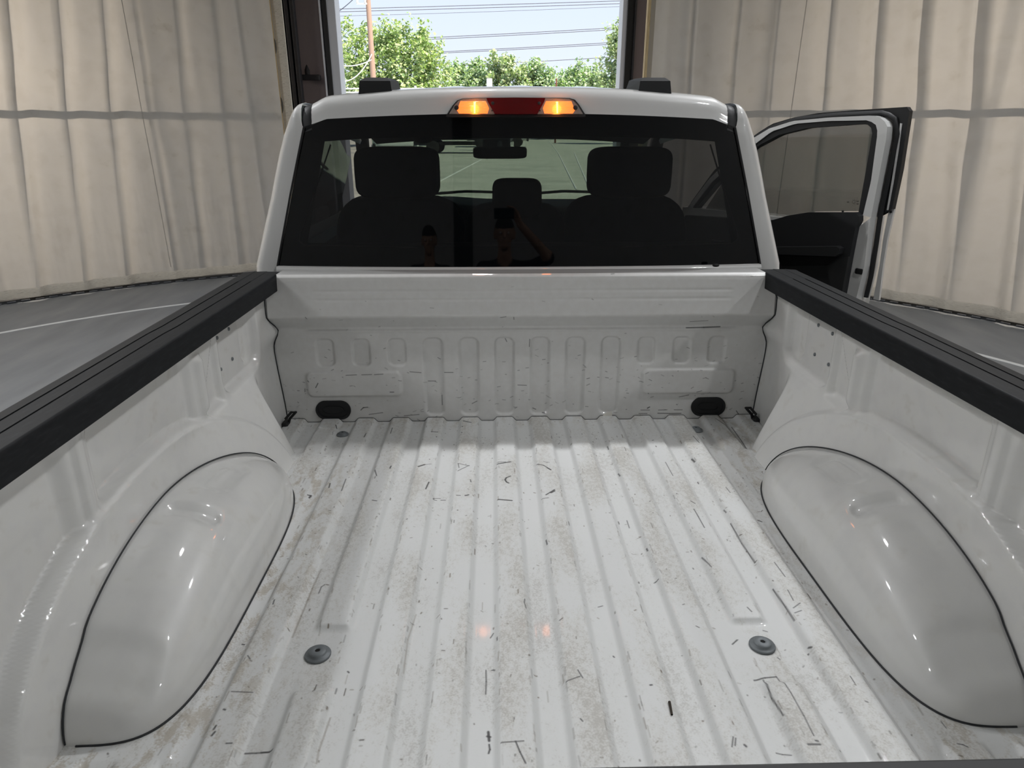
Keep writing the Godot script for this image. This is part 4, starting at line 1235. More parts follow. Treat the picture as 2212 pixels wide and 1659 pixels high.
func build_curtains() -> void:
	var nz := FastNoiseLite.new()
	nz.seed = 12
	nz.frequency = 0.05
	nz.fractal_octaves = 3
	var sides := [
		[-17.8, -178.6, [[-21.0, 0.1, 0.03, 0.05], [-23.6, -0.3, 0.05, 0.10], [-27.2, -0.5, 0.06, 0.09], [-30.3, -0.2, 0.05, 0.06], [-33.6, -0.9, 0.08, 0.10], [-37.2, -1.0, 0.08, 0.09], [-41.0, -1.1, 0.08, 0.09], [-45.0, -1.0, 0.07, 0.1], [-50.0, -1.0, 0.07, 0.1], [-56.0, -1.0, 0.07, 0.1], [-63.0, -1.0, 0.06, 0.1]], "off-white cloth curtain hanging beside the wooden post with oval plates"],
		[21.6, 178.6, [[25.8, 0.1, 0.04, 0.05], [30.0, 0.1, 0.03, 0.05], [33.6, 0.2, 0.03, 0.05], [38.5, 0.5, 0.05, 0.10], [42.8, 0.8, 0.07, 0.11], [46.4, 0.9, 0.08, 0.12], [50.6, 1.0, 0.08, 0.12], [55.0, 1.2, 0.07, 0.12], [60.0, 1.0, 0.07, 0.12], [66.0, 1.0, 0.06, 0.12]], "off-white cloth curtain hanging behind the open truck door"]]
	for sd in sides:
		var a0: float = sd[0]
		var a1: float = sd[1]
		var t := thing("curtain", sd[3], "curtain", Transform3D(), "booth curtains")
		var us := PackedFloat32Array()
		var fine := 64.0
		var steps := 330
		for i in steps + 1: us.append(i * (fine - absf(a0)) / steps / (180.0 - absf(a0)))
		for i in 80: us.append(lerpf(us[steps], 1.0, (i + 1) / 80.0))
		var vs := PackedFloat32Array()
		for i in 49: vs.append(i / 48.0)
		part("cloth", grid_at(us, vs, func(u, v): return curtain_point(lerpf(a0, a1, u), 0.14 + v * 4.5, sd[2], nz), a0 > 0.0), M.curtain_cloth, t)
		# tucks: the cloth lies folded double behind each pleat, so less light comes through there
		for p in sd[2]:
			if absf(p[0]) > 64.0: continue
			var w: float = 0.40 + 4.0 * p[3]
			part("pleat_tuck", grid(5, 24, func(u, v):
				var y: float = 0.12 + v * 4.5
				var q := curtain_point(p[0] + p[1] * (2.0 - y) + signf(a0) * (0.10 + u * w * smooth(-0.05, 0.38, v)), y, sd[2], nz)
				return q + (q - CURTAIN_C * Vector3(1, 0, 1)).normalized() * Vector3(1, 0, 1) * (0.012 + 0.10 * u * u), a0 > 0.0), M.curtain_cloth, t)
		# stiff tape along the hem
		vs = PackedFloat32Array([0.0, 0.2, 0.8, 1.0])
		part("hem", grid_at(us, vs, func(u, v):
			var p := curtain_point(lerpf(a0, a1, u), 0.045 + v * 0.10, sd[2], nz)
			return p - (p - CURTAIN_C).normalized() * (0.006 if v > 0.1 and v < 0.9 else 0.0), a0 > 0.0), M.hem_tape, t, "stained cream tape along the hem")
		part("seam", tube(Array(range(40)).map(func(k): return curtain_point(signf(a0) * (30.9 if a0 < 0.0 else 35.6) + signf(a0) * 0.006 * k, 0.2 + k * 0.11, sd[2], nz) * Vector3(0.999, 1, 0.999)), 0.004, 5), M.curtain_cloth, t)
		# frame that stretches the cloth: pipe round the back and uprights
		var pts := []
		for k in 61:
			var an := deg_to_rad(lerpf(a0, a1, k / 60.0))
			pts.append(CURTAIN_C + Vector3(sin(an) * (CURTAIN_R + 0.095), 1.996, -cos(an) * (CURTAIN_R + 0.095)))
		part("frame_rail", tube(pts, 0.034, 8), M.pipe_steel, t, "steel pipe showing through the cloth as a dark bar")
		for an in ([-18.2, -30.35, -46.0, -62.0, -80.0] if a0 < 0.0 else [22.4, 25.9, 33.7, 52.0, 70.0]):
			var q := deg_to_rad(an)
			var b := CURTAIN_C + Vector3(sin(q) * (CURTAIN_R + 0.10), 0, -cos(q) * (CURTAIN_R + 0.10))
			part("frame_upright", tube([b, b + Vector3(0, 4.7, 0)], 0.022, 8), M.pipe_steel, t)
		# dark edging strip on the floor with its clips
		var s := thing("floor_edging", "dark edging strip on the floor under the " + ("driver" if a0 < 0.0 else "passenger") + " side curtain", "edging")
		part("strip", grid_at(us, PackedFloat32Array([0.0, 0.34, 0.67, 1.0]), func(u, v):
			var an := deg_to_rad(lerpf(a0, a1, u))
			var q: Array = [[CURTAIN_R - 0.06, 0.0], [CURTAIN_R - 0.055, 0.03], [CURTAIN_R + 0.02, 0.03], [CURTAIN_R + 0.025, 0.0]][int(round(v * 3))]
			return CURTAIN_C + Vector3(sin(an) * q[0], q[1], -cos(an) * q[0]), a0 < 0.0), M.floor_strip, s)
		var clip := box(Vector3.ZERO, Vector3(0.085, 0.014, 0.03), 0.003)
		var k := absf(a0) + 1.0
		while k < 62.0:
			var an := deg_to_rad(k * signf(a0))
			var o := part("clip", clip, M.strip_clip, s)
			o.transform = Transform3D(Basis(Vector3.UP, -an), CURTAIN_C + Vector3(sin(an) * (CURTAIN_R - 0.062), 0.012 + 0.003 * sin(k * 7.0), -cos(an) * (CURTAIN_R - 0.062)))
			k += 1.15


# ------------------------------------------------------------------ round the open door
func upright(called: String, label: String, category: String, u0: float, u1: float, z0: float, z1: float, m: Material, y1 := 4.4) -> Node3D:
	# a post or panel of the door frame between two picture columns at height 2.9 m
	var x0 := world_at_z(u0, 100, z1).x
	var x1 := world_at_z(u1, 100, z1).x
	var t := thing(called, label, category)
	part("board", box(Vector3((x0 + x1) * 0.5, y1 * 0.5, (z0 + z1) * 0.5), Vector3(absf(x1 - x0), y1, absf(z1 - z0)), 0.006), m, t)
	return t

func build_doorway() -> void:
	upright("trim_1", "white door jamb beside the black strip on the driver side", "jamb", 711, 730, -8.5, -8.18, M.white_jamb).set_meta("kind", "structure")
	upright("trim_2", "white door jamb beside the dark blue strip on the passenger side", "jamb", 1342, 1353, -8.5, -8.18, M.white_jamb).set_meta("kind", "structure")
	upright("trim_3", "black rubber seal strip beside the driver side jamb", "seal", 701, 711.5, -8.3, -8.16, M.black_seal).set_meta("kind", "structure")
	upright("trim_4", "thin white metal edge beside the brown wall panel", "trim", 695, 698.5, -8.3, -8.14, M.white_jamb).set_meta("kind", "structure")
	upright("trim_5", "dark brown wall panel between the steel column and the driver side jamb", "panel", 636, 697, -8.36, -8.19, M.brown_panel).set_meta("kind", "structure")
	upright("trim_6", "black seal strip beside the passenger side jamb", "seal", 1352, 1368, -8.3, -8.16, M.black_seal).set_meta("kind", "structure")
	upright("trim_7", "slim grey steel angle beside the passenger side seal strip", "trim", 1368, 1372, -8.3, -8.13, M.dark_steel).set_meta("kind", "structure")
	upright("trim_8", "dark brown wall panel beside the passenger side curtain", "panel", 1371, 1400, -8.36, -8.19, M.brown_panel).set_meta("kind", "structure")
	var col := thing("steel_column", "dark steel column between the wooden post and the brown wall panel", "column")
	for u in [[603, 612], [622, 630], [634, 642]]:
		var a := world_at_z(u[0], 100, -7.9).x
		var b := world_at_z(u[1], 100, -7.9).x
		part("flange", box(Vector3((a + b) * 0.5, 2.2, -7.95), Vector3(b - a, 4.4, 0.12), 0.006), M.dark_steel, col)
	var wa := world_at_z(600, 100, -8.0).x
	var wb := world_at_z(642, 100, -8.0).x
	part("web", box(Vector3((wa + wb) * 0.5, 2.2, -8.03), Vector3(wb - wa, 4.4, 0.05), 0.004), M.dark_steel, col)
	var lg := world_at_z(668, 168, -8.10)
	var ledge := thing("wall_bracket", "dark steel bracket on the brown wall panel", "bracket")
	part("shelf", box(lg, Vector3(0.30, 0.07, 0.10), 0.006), M.dark_steel, ledge)
	part("bolt", lathe([Vector2(0.035, 0.0), Vector2(0.035, 0.06), Vector2(0.012, 0.11), Vector2(0.0001, 0.13)], 10, Transform3D(Basis(), lg + Vector3(-0.02, 0.035, 0))), M.dark_steel, ledge)
	# wooden posts at the curtain ends
	var pl := thing("wooden_post", "pale wooden post with two oval plates at the curtain end", "post")
	var p0 := world_at_z(587, 100, -6.95)
	part("timber", box(Vector3(p0.x - 0.01, 2.3, -7.0), Vector3(0.045, 4.6, 0.10), 0.004), M.pale_wood, pl)
	part("face_board", box(Vector3(p0.x + 0.085, 2.3, -7.06), Vector3(0.115, 4.6, 0.03), 0.004), M.hem_tape, pl)
	for q in [[591, 100], [606, 228]]:
		var c := world_at_z(q[0], q[1], -7.045)
		part("oval_plate", lathe([Vector2(0.034, 0.0), Vector2(0.032, 0.008), Vector2(0.014, 0.010), Vector2(0.012, 0.02), Vector2(0.0001, 0.022)], 20, Transform3D(Basis(Vector3.RIGHT, PI / 2).scaled(Vector3(1, 3.0, 1)), c)), M.plate_grey, pl, "grey oval plate")
	var pr := thing("wooden_post", "pale wooden post at the edge of the curtain by the passenger side panel", "post")
	var p1 := world_at_z(1397, 100, -6.85)
	part("timber", box(Vector3(p1.x, 2.3, -6.87), Vector3(0.035, 4.6, 0.09), 0.004), M.pale_wood, pr)


# ------------------------------------------------------------------ outdoors
func leaf_mesh() -> ArrayMesh:
	var st := start()
	tri(st, Vector3(0, 0, 0), Vector3(0.5, 0.12, 0.5), Vector3(0, 0.0, 1.2), Vector3.UP)
	tri(st, Vector3(0, 0, 0), Vector3(0, 0.0, 1.2), Vector3(-0.5, 0.12, 0.5), Vector3.UP)
	return done(st)

func tree(called: String, label: String, base_u: float, z: float, lobes: Array, leaves: int, size: float, kind: int, group: String, seed_: int) -> void:
	# lobes: [picture column, row, radius in picture pixels] of the crown, placed at that distance
	var g := RandomNumberGenerator.new()
	g.seed = seed_
	var base := world_at_z(base_u, 265, z)
	base.y = 0.0
	var t := thing(called, label, "tree", Transform3D(Basis(), base), group)
	var scale_px := absf(z - cam_world.origin.z) / FOC * 1.07
	var cs := []
	var vol := 0.0
	for l in lobes:
		var c := world_at_z(l[0], l[1], z + g.randf_range(-1.0, 1.0) * l[2] * scale_px * 0.5) - base
		cs.append([c, l[2] * scale_px])
		vol += pow(l[2], 2.0)
	var top_c: Vector3 = cs[0][0]
	for c in cs:
		if c[0].y > top_c.y: top_c = c[0]
	part("trunk", taper(Vector3.ZERO, Vector3(top_c.x * 0.3, top_c.y * 0.55, 0), 0.022 * top_c.y + 0.05, 0.08, 9), M.bark, t)
	for c in cs:
		part("branch", taper(Vector3(top_c.x * 0.2, top_c.y * 0.35, 0), c[0] + Vector3(0, c[1] * 0.3, 0), 0.10, 0.025, 6), M.bark, t)
	var mm := MultiMesh.new()
	mm.transform_format = MultiMesh.TRANSFORM_3D
	mm.use_colors = true
	mm.mesh = leaf_mesh()
	mm.instance_count = leaves
	var sprays := {}
	for i in leaves:
		var pickd := g.randf() * vol
		var k := 0
		while k < lobes.size() - 1 and pickd > pow(lobes[k][2], 2.0):
			pickd -= pow(lobes[k][2], 2.0)
			k += 1
		# sprays: leaves gather along little twigs that poke out of the lobe
		if not sprays.has(k): sprays[k] = []
		var want := int(ceil(lobes[k][2] * lobes[k][2] / vol * leaves / 26.0))
		if sprays[k].size() < want:
			var dr := Vector3(g.randfn(), g.randfn() + 0.25, g.randfn()).normalized()
			sprays[k].append([cs[k][0] + dr * cs[k][1] * pow(g.randf(), 0.5), (dr + Vector3(0, 0.7, 0)).normalized() * g.randf_range(0.5, 1.3)])
		var sp: Array = sprays[k][g.randi() % sprays[k].size()]
		var p: Vector3 = sp[0] + sp[1] * g.randf() + Vector3(g.randfn(), g.randfn(), g.randfn()) * 0.17
		var b := Basis.from_euler(Vector3(g.randf_range(-1.2, 1.2), g.randf_range(0, TAU), g.randf_range(-0.8, 0.8))).scaled(Vector3.ONE * size * g.randf_range(0.6, 1.3))
		mm.set_instance_transform(i, Transform3D(b, p))
		var sh := g.randf_range(0.75, 1.25)
		mm.set_instance_color(i, Color(sh * g.randf_range(0.9, 1.15), sh, sh * g.randf_range(0.8, 1.1)))
	var fo := MultiMeshInstance3D.new()
	fo.name = "foliage"
	fo.multimesh = mm
	fo.material_override = M["leaf_%d" % kind]
	fo.set_meta("kind", "stuff")
	t.add_child(fo)

func sag(a: Vector3, b: Vector3, drop: float, n := 14) -> Array:
	var out := []
	for i in n + 1:
		var t := float(i) / n
		out.append(a.lerp(b, t) - Vector3(0, drop * 4.0 * t * (1.0 - t), 0))
	return out

func build_outdoors() -> void:
	var yard := slab("ground", Vector3(0, -0.16, -128.4), Vector3(320, 0.2, 240), M.yard_concrete)
	yard.set_meta("label", "sunlit concrete yard outside")
	# saw joints and a pale line in the concrete
	for q in [[[925, 405], [1040, 345]], [[1245, 410], [1205, 330], [1185, 305]], [[1270, 400], [1240, 330]]]:
		var pts := []
		for p in q[0] if q[0][0] is Array else q:
			var d := truck_xf.basis * ray_local(p[0], p[1])
			pts.append(cam_world.origin + d * ((-0.06 - cam_world.origin.y) / d.y))
		var j := part("floor_marking", tube(pts, 0.03, 5), M.white_fence, self)
		tag(j, "thin pale line across the concrete yard", "line", "lines on the yard", "structure")
	tree("broad_tree", "tall loose green tree behind the wooden utility pole", 850, -60, [[762, 110, 42], [770, 170, 45], [842, 105, 42], [880, 120, 40], [915, 120, 36], [935, 150, 30], [825, 165, 52], [885, 175, 58], [930, 195, 40], [790, 215, 50], [870, 225, 60]], 15000, 0.23, 0, "trees beyond the yard", 1)
	tree("row_tree", "rounded green tree next to the tall loose tree", 1010, -86, [[985, 180, 26], [1012, 168, 24], [1040, 172, 26], [1005, 205, 36], [1045, 215, 36]], 5200, 0.30, 1, "trees beyond the yard", 2)
	tree("row_tree", "rounded green tree rising behind the white post", 1085, -84, [[1075, 158, 24], [1098, 164, 26], [1125, 178, 22], [1080, 200, 36], [1120, 210, 34]], 5200, 0.30, 2, "trees beyond the yard", 3)
	tree("row_tree", "low green tree with a spiky top next to the thin rust pole", 1165, -84, [[1150, 170, 18], [1170, 172, 20], [1190, 182, 16], [1165, 205, 32], [1200, 212, 26]], 4200, 0.30, 1, "trees beyond the yard", 4)
	tree("row_tree", "low dark green tree between the rust pole and the tall tree by the jamb", 1255, -86, [[1232, 172, 16], [1255, 170, 18], [1285, 182, 22], [1240, 205, 30], [1290, 212, 32]], 4600, 0.30, 1, "trees beyond the yard", 5)
	tree("jamb_tree", "tall green tree half hidden by the passenger side jamb", 1352, -66, [[1345, 85, 24], [1338, 112, 22], [1352, 135, 34], [1330, 165, 22], [1345, 195, 40], [1310, 200, 24], [1370, 110, 34]], 7000, 0.23, 2, "trees beyond the yard", 6)
	# utility pole with crossarm and insulators
	var pb := world_at_z(813, 265, -45)
	pb.y = -0.06
	var top := world_at_z(789, -90, -45)
	var pole := thing("utility_pole", "leaning brown wooden utility pole in front of the trees", "pole", Transform3D(Basis(), pb))
	part("pole_shaft", taper(Vector3.ZERO, top - pb, 0.20, 0.135, 12), M.bark_pole, pole)
	var hw := world_at_z(793, 4, -44.8) - pb
	part("bracket_arm", box(hw + Vector3(-0.32, -0.12, 0), Vector3(0.62, 0.07, 0.09), 0.01), M.insulator, pole)
	for dx in [-0.60, -0.12]:
		part("insulator", lathe([Vector2(0.05, 0.0), Vector2(0.09, 0.06), Vector2(0.05, 0.10), Vector2(0.09, 0.16), Vector2(0.05, 0.22), Vector2(0.09, 0.28), Vector2(0.03, 0.36)], 10, Transform3D(Basis(), hw + Vector3(dx, -0.08, 0))), M.insulator, pole)
	# wires
	var wires := [[730, 20, 2000, -22, 0.05, "upper strand of the top pair of"], [730, 26, 2000, -16, 0.05, "lower strand of the top pair of"], [700, 36, 1480, 8, 0.03, "single faint line under the top pair of"], [880, 82, 1480, 51, 0.05, "upper strand of the second pair of"], [880, 86, 1480, 55, 0.05, "lower strand of the second pair of"], [940, 111, 1480, 82, 0.05, "upper strand of the third pair of"], [940, 114, 1480, 86, 0.05, "lower strand of the third pair of"], [950, 142, 1480, 114, 0.05, "single line under the third pair of"], [1150, 168, 1480, 150, 0.03, "lowest faint line, just over the tree tops, of"]]
	for w in wires:
		var a := world_at_z(w[0], w[1], -110)
		var b := world_at_z(w[2], w[3], -110)
		if w[0] > 800:
			a = a.lerp(b, -0.35)
		var o := part("power_line", tube(sag(a, b, 0.15), w[4], 5), M.wire, self)
		tag(o, w[5] + " power lines across the sky", "wire", "power lines across the sky")
	var s1 := part("service_wire", tube(sag(world_at_z(770, -8, -44.8), world_at_z(700, 44, -38), 0.1), 0.022, 5), M.fleet_dark, self)
	tag(s1, "dark service wire slanting down from the utility pole", "wire")
	for q in [[[802, 130], [700, 132], 0.3, "upper pale"], [[803, 118], [700, 158], 0.9, "lower drooping pale"]]:
		var o := part("service_wire", tube(sag(world_at_z(q[0][0], q[0][1], -44.8), world_at_z(q[1][0], q[1][1], -40), q[2]), 0.03, 5), M.insulator, self)
		tag(o, q[3] + " cable strung from the utility pole past the jamb", "wire")
	# white rail fence
	var fence := thing("rail_fence", "white rail fence at the foot of the tall loose tree", "fence")
	for u in [735, 791, 845, 897, 950]:
		var p := world_at_z(u, 186, -52)
		part("fence_post", box(Vector3(p.x, p.y * 0.5 - 0.03, -52), Vector3(0.14, p.y + 0.06, 0.14), 0.01), M.white_fence, fence)
	for v in [192.0, 200.0, 209.0]:
		var a := world_at_z(700, v, -52)
		var b := world_at_z(950, v, -52)
		part("fence_rail", tube([a, b], 0.05, 6), M.white_fence, fence)
	var wp := thing("white_post", "tall white square post standing in front of the tree row", "post")
	var w0 := world_at_z(1057, 172, -50)
	part("shaft", box(Vector3(w0.x, w0.y * 0.5, -50), Vector3(0.40, w0.y + 0.12, 0.4), 0.05), M.white_fence, wp)
	var rp := thing("thin_pole", "thin rust brown pole in front of the tree row", "pole")
	var r0 := world_at_z(1202, 170, -70)
	part("shaft", taper(Vector3(r0.x, -0.06, -70), Vector3(r0.x, r0.y, -70), 0.09, 0.07, 8), M.rust_pole, rp)
	# parked vehicles seen through the cab
	parked_truck("box_truck", "white box truck parked in the yard beside the flatbed", 850, 342, M.fleet_white, 5.6, 0.18)
	parked_truck("flatbed_truck", "dark flatbed truck parked in the yard", 1000, 331, M.fleet_dark, 6.5, 1.45)
	parked_truck("utility_truck", "white utility truck parked at the far side of the yard", 1075, 318, M.fleet_white, 5.0, 1.5)

func parked_truck(called: String, label: String, u: float, v: float, m: Material, length: float, turn: float) -> void:
	var d := truck_xf.basis * ray_local(u, v)
	var p := cam_world.origin + d * ((-0.06 - cam_world.origin.y) / d.y)
	var t := thing(called, label, "truck", Transform3D(Basis(Vector3.UP, turn), p), "vehicles parked in the yard")
	part("cargo_body", box(Vector3(0, 1.75 if m == M.fleet_white else 1.0, -length * 0.15), Vector3(2.2, 1.9 if m == M.fleet_white else 0.3, length * 0.65), 0.04), m, t)
	part("driver_cab", blob(Vector3(0, 1.35, length * 0.33), Vector3(1.02, 0.85, length * 0.17), 0.3), m, t)
	part("cab_glass", box(Vector3(0, 1.75, length * 0.47), Vector3(1.6, 0.6, 0.25), 0.05), M.fleet_glass, t)
	part("chassis", box(Vector3(0, 0.62, 0), Vector3(0.9, 0.22, length), 0.02), M.fleet_dark, t)
	part("bumper", box(Vector3(0, 0.6, length * 0.5), Vector3(2.0, 0.28, 0.12), 0.03), M.fleet_dark if m == M.fleet_white else M.chrome, t)
	part("tail_lamp", box(Vector3(0.9, 0.95, -length * 0.48), Vector3(0.2, 0.14, 0.05), 0.01), M.fleet_red, t)
	for s in [-1.0, 1.0]:
		for z in [length * 0.33, -length * 0.28]:
			part("wheel", lathe([Vector2(0.0001, 0.05), Vector2(0.22, 0.0), Vector2(0.38, 0.0), Vector2(0.42, 0.04), Vector2(0.42, 0.24), Vector2(0.38, 0.28), Vector2(0.22, 0.28), Vector2(0.0001, 0.22)], 20, Transform3D(Basis(Vector3(0, 0, 1), -s * PI / 2), Vector3(s * 0.80, 0.42, z))), M.tyre, t)


# ------------------------------------------------------------------ people, seen mirrored in the rear window
func field(p: Vector3, bones: Array, k: float) -> float:
	var d := 1e3
	for b in bones:
		var ab: Vector3 = b[1] - b[0]
		var t := clampf((p - b[0]).dot(ab) / maxf(ab.length_squared(), 1e-9), 0.0, 1.0)
		var e: float = p.distance_to(b[0] + ab * t) - lerpf(b[2], b[3], t)
		if e > d + k * 2.0: continue
		var h := clampf(0.5 + 0.5 * (d - e) / k, 0.0, 1.0)
		d = lerpf(d, e, h) - k * h * (1.0 - h)
	return d

func bone_color(p: Vector3, bones: Array) -> Color:
	var best := 1e3
	var c := Color.WHITE
	for b in bones:
		var ab: Vector3 = b[1] - b[0]
		var t := clampf((p - b[0]).dot(ab) / maxf(ab.length_squared(), 1e-9), 0.0, 1.0)
		var e: float = p.distance_to(b[0] + ab * t) - lerpf(b[2], b[3], t)
		if e < best:
			best = e
			c = b[4]
	return c

func nets(st: SurfaceTool, bones: Array, cell: float, k: float) -> void:
	# surface nets over the cells near each bone
	var cells := {}
	for b in bones:
		var r: float = maxf(b[2], b[3]) + cell * 1.5 + k * 0.5
		var lo := Vector3i((b[0].min(b[1]) - Vector3.ONE * r) / cell) - Vector3i.ONE
		var hi := Vector3i((b[0].max(b[1]) + Vector3.ONE * r) / cell) + Vector3i.ONE
		var ab: Vector3 = b[1] - b[0]
		var l2 := maxf(ab.length_squared(), 1e-9)
		for x in range(lo.x, hi.x):
			for y in range(lo.y, hi.y):
				for z in range(lo.z, hi.z):
					var p := (Vector3(x, y, z) + Vector3.ONE * 0.5) * cell
					var t := clampf((p - b[0]).dot(ab) / l2, 0.0, 1.0)
					if absf(p.distance_to(b[0] + ab * t) - lerpf(b[2], b[3], t)) < cell * 1.3 + k * 0.4: cells[Vector3i(x, y, z)] = true
	var val := {}
	var vert := {}
	for c in cells:
		var sum := Vector3.ZERO
		var n := 0
		var f := []
		for q in 8:
			var g: Vector3i = c + Vector3i(q & 1, (q >> 1) & 1, (q >> 2) & 1)
			if not val.has(g): val[g] = field(Vector3(g) * cell, bones, k)
			f.append(val[g])
		for e in [[0, 1], [2, 3], [4, 5], [6, 7], [0, 2], [1, 3], [4, 6], [5, 7], [0, 4], [1, 5], [2, 6], [3, 7]]:
			if (f[e[0]] < 0.0) != (f[e[1]] < 0.0):
				var t: float = f[e[0]] / (f[e[0]] - f[e[1]])
				var a := Vector3(e[0] & 1, (e[0] >> 1) & 1, (e[0] >> 2) & 1)
				var b := Vector3(e[1] & 1, (e[1] >> 1) & 1, (e[1] >> 2) & 1)
				sum += a.lerp(b, t)
				n += 1
		if n: vert[c] = (Vector3(c) + sum / n) * cell
	for c in vert:
		for ax in 3:
			var d := Vector3i.ZERO
			d[ax] = 1
			var g0: float = val[c]
			if not val.has(c + d): continue
			var g1: float = val[c + d]
			if (g0 < 0.0) == (g1 < 0.0): continue
			var u := Vector3i.ZERO
			u[(ax + 1) % 3] = -1
			var w := Vector3i.ZERO
			w[(ax + 2) % 3] = -1
			if not (vert.has(c + u) and vert.has(c + w) and vert.has(c + u + w)): continue
			var ring_ := [vert[c], vert[c + u], vert[c + u + w], vert[c + w]]
			if g0 < 0.0: ring_.reverse()
			for q in [0, 1, 2, 0, 2, 3]:
				var p: Vector3 = ring_[q]
				st.set_color(bone_color(p, bones))
				st.add_vertex(p)

func hand(bones: Array, wrist: Vector3, dir: Vector3, palm: Vector3, across: Vector3, curl: float, c: Color) -> void:
	# palm and five jointed fingers; across points to the thumb's side
	var kn := wrist + dir * 0.085
	for q in [-0.027, -0.009, 0.009, 0.027]:
		bones.append([wrist + across * q * 0.7, kn + across * q, 0.016, 0.0125, c])
	var lens_ := [0.062, 0.074, 0.078, 0.070]
	for i in 4:
		var p := kn + across * (-0.028 + 0.0187 * i)
		var d := dir
		for j in 3:
			d = (d + palm * curl * (0.55 + 0.25 * j)).normalized()
			var e: Vector3 = p + d * lens_[i] * [0.48, 0.30, 0.24][j]
			bones.append([p, e, 0.0092 - 0.0008 * j, 0.0086 - 0.001 * j, c])
			p = e
	var tp := wrist + dir * 0.03 + across * 0.026
	var td := (dir * 0.7 + across * 0.7 + palm * 0.35 * curl).normalized()
	for j in 2:
		var e: Vector3 = tp + td * [0.042, 0.03][j]
		bones.append([tp, e, 0.0125 - 0.002 * j, 0.0105 - 0.002 * j, c])
		tp = e
		td = (td + dir * 0.5 + palm * curl * 0.4).normalized()

func person(label: String, at: Vector3, tall: float, arm_r: Array, arm_l: Array, grip: float) -> void:
	# at: where the feet stand; the figure faces the truck (-z). arm: [elbow, wrist, hand direction, palm direction], measured from at
	var skin := Color(0.36, 0.22, 0.15)
	var shirt := Color(0.012, 0.013, 0.018)
	var trouser := Color(0.010, 0.012, 0.020)
	var shoe := Color(0.01, 0.01, 0.01)
	var k := tall / 1.80
	var t := thing("person", label, "person", Transform3D(Basis(), at), "people behind the tailgate")
	var V := func(x: float, y: float, z: float) -> Vector3: return Vector3(x, y, z) * k
	var bones := []
	for s in [-1.0, 1.0]:
		bones.append([V.call(s * 0.095, 0.94, 0.0), V.call(s * 0.11, 0.50, -0.01), 0.092 * k, 0.062 * k, trouser])
		bones.append([V.call(s * 0.11, 0.50, -0.01), V.call(s * 0.115, 0.10, 0.03), 0.060 * k, 0.042 * k, trouser])
		bones.append([V.call(s * 0.115, 0.055, 0.05), V.call(s * 0.13, 0.045, -0.16), 0.050 * k, 0.040 * k, shoe])
	bones.append([V.call(-0.055, 0.98, 0.0), V.call(0.055, 0.98, 0.0), 0.125 * k, 0.125 * k, trouser])
	bones.append([V.call(0.0, 1.02, 0.0), V.call(0.0, 1.20, -0.01), 0.135 * k, 0.135 * k, shirt])
	for s in [-1.0, 1.0]:
		bones.append([V.call(s * 0.05, 1.12, -0.01), V.call(s * 0.075, 1.36, -0.01), 0.115 * k, 0.115 * k, shirt])
		bones.append([V.call(s * 0.08, 1.43, 0.0), V.call(s * 0.185, 1.43, 0.0), 0.075 * k, 0.062 * k, shirt])
	bones.append([V.call(0.0, 1.44, 0.0), V.call(0.0, 1.56, -0.02), 0.062 * k, 0.056 * k, skin])
	var arms := [[1.0, arm_r], [-1.0, arm_l]]
	for a in arms:
		var sh: Vector3 = V.call(a[0] * 0.19, 1.43, 0.0)
		bones.append([sh, a[1][0], 0.058 * k, 0.045 * k, shirt])
		bones.append([a[1][0], a[1][1], 0.043 * k, 0.029 * k, skin])
	var st := SurfaceTool.new()
	st.begin(Mesh.PRIMITIVE_TRIANGLES)
	nets(st, bones, 0.02, 0.035)
	# head
	var hb := []
	var hc: Vector3 = V.call(0.0, 1.685, -0.035)
	hb.append([hc + Vector3(0, 0.02, 0.02), hc + Vector3(0, 0.03, -0.015), 0.088, 0.084, skin])
	hb.append([hc + Vector3(0, -0.02, -0.03), hc + Vector3(0, -0.088, -0.058), 0.064, 0.034, skin])
	hb.append([hc + Vector3(0, 0.012, -0.095), hc + Vector3(0, -0.028, -0.112), 0.010, 0.015, skin])
	hb.append([hc + Vector3(-0.02, -0.058, -0.088), hc + Vector3(0.02, -0.058, -0.088), 0.010, 0.010, skin])
	hb.append([hc + Vector3(-0.035, 0.022, -0.083), hc + Vector3(0.035, 0.022, -0.083), 0.014, 0.014, skin])
	for s in [-1.0, 1.0]: hb.append([hc + Vector3(s * 0.084, 0.012, 0.01), hc + Vector3(s * 0.084, -0.028, 0.004), 0.014, 0.010, skin])
	hb.append([hc + Vector3(0, -0.05, 0.0), V.call(0.0, 1.53, -0.015), 0.056, 0.054, skin])
	nets(st, hb, 0.009, 0.016)
	for a in arms:
		var fb := []
		var dir: Vector3 = a[1][2].normalized()
		var palm: Vector3 = a[1][3].normalized()
		var across: Vector3 = dir.cross(palm) * a[0]
		hand(fb, a[1][1], dir, palm, across, grip if a[0] > 0.0 else 0.35, skin)
		nets(st, fb, 0.0055, 0.006)
	st.index()
	st.generate_normals()
	part("body", st.commit(), M.figure, t)
	# hair and eyes
	var hs := SurfaceTool.new()
	hs.begin(Mesh.PRIMITIVE_TRIANGLES)
	nets(hs, [[hc + Vector3(0, 0.035, 0.03), hc + Vector3(0, 0.055, -0.025), 0.089, 0.080, Color(0.02, 0.016, 0.012)], [hc + Vector3(0, -0.02, 0.055), hc + Vector3(0, 0.03, 0.05), 0.062, 0.075, Color(0.02, 0.016, 0.012)]], 0.011, 0.02)
	hs.index()
	hs.generate_normals()
	part("hair", hs.commit(), M.figure, t)
	for s in [-1.0, 1.0]: part("eye", blob(hc + Vector3(s * 0.033, 0.004, -0.088), Vector3.ONE * 0.0115, 1.0, 12, 8), M.eye_white, t)

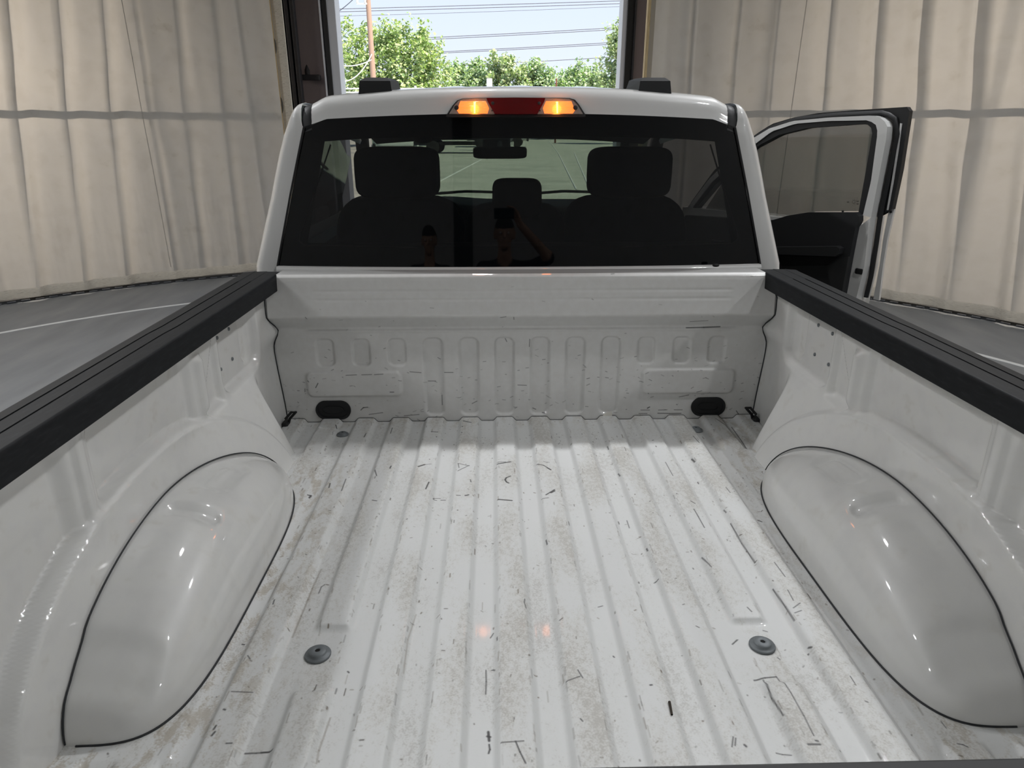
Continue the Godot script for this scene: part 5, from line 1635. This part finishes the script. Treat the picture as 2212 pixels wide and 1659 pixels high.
func build_people() -> void:
	# the photographer stands behind the tailgate with the phone raised in one hand
	var at := Vector3(-0.03, 0.0, 2.80)
	person("person in dark clothes behind the tailgate holding up a phone in one hand", at, 1.88,
		[Vector3(0.36, 1.57, -0.22), Vector3(0.115, 1.80, -0.40), Vector3(-0.25, 0.62, -0.20), Vector3(-0.75, -0.10, -0.45)],
		[Vector3(-0.31, 1.27, -0.02), Vector3(-0.30, 1.02, -0.14), Vector3(0.05, -1.0, -0.10), Vector3(0.9, 0.0, -0.3)], 0.75)
	person("person in dark clothes standing with hanging arms beside the one with the phone", Vector3(-0.85, 0.0, 3.40), 1.88,
		[Vector3(0.28, 1.14, 0.02), Vector3(0.29, 0.90, -0.08), Vector3(-0.05, -1.0, -0.10), Vector3(-0.9, 0.0, -0.3)],
		[Vector3(-0.28, 1.14, 0.02), Vector3(-0.29, 0.90, -0.08), Vector3(0.05, -1.0, -0.10), Vector3(0.9, 0.0, -0.3)], 0.35)
	var b := cam_world.basis
	var ph := thing("phone", "black phone held up behind the tailgate", "phone", Transform3D(b, cam_world * Vector3(0.058, 0.0, 0.012)))
	part("phone_body", box(Vector3.ZERO, Vector3(0.158, 0.076, 0.009), 0.003), M.phone_black, ph)
	part("phone_screen", box(Vector3(0, 0, 0.005), Vector3(0.148, 0.068, 0.001), 0.0004), M.rubber, ph)


# ------------------------------------------------------------------ small loose things
func build_small_things() -> void:
	var a := floor_at(1445.8, 1519, 0.014)
	var b := floor_at(1451.2, 1547, 0.014)
	a.y = maxf(floor_y(a.x, a.z), floor_y(b.x, b.z)) + 0.0022
	b.y = a.y
	var tw := part("twig", taper(truck_xf * a, truck_xf * b, 0.0026, 0.0020, 7), M.twig_bark, self)
	tag(tw, "short dark twig lying on the ribbed bed floor", "twig")
	var poly := PackedVector2Array()
	for q in [[805, 1268], [830, 1235], [860, 1217], [893, 1214], [893, 1280], [850, 1272]]:
		var p := on_plane(1080 + q[0] / 3.687, 560 + q[1] / 3.687, Vector3.BACK, 0.004)
		poly.append(Vector2(p.x, p.y))
	var pp := part("paper_scrap", prism(poly, 0.003, 0.0042, truck_xf), M.paper_white, self)
	tag(pp, "small white paper scrap leaning on the bulkhead foot", "paper")
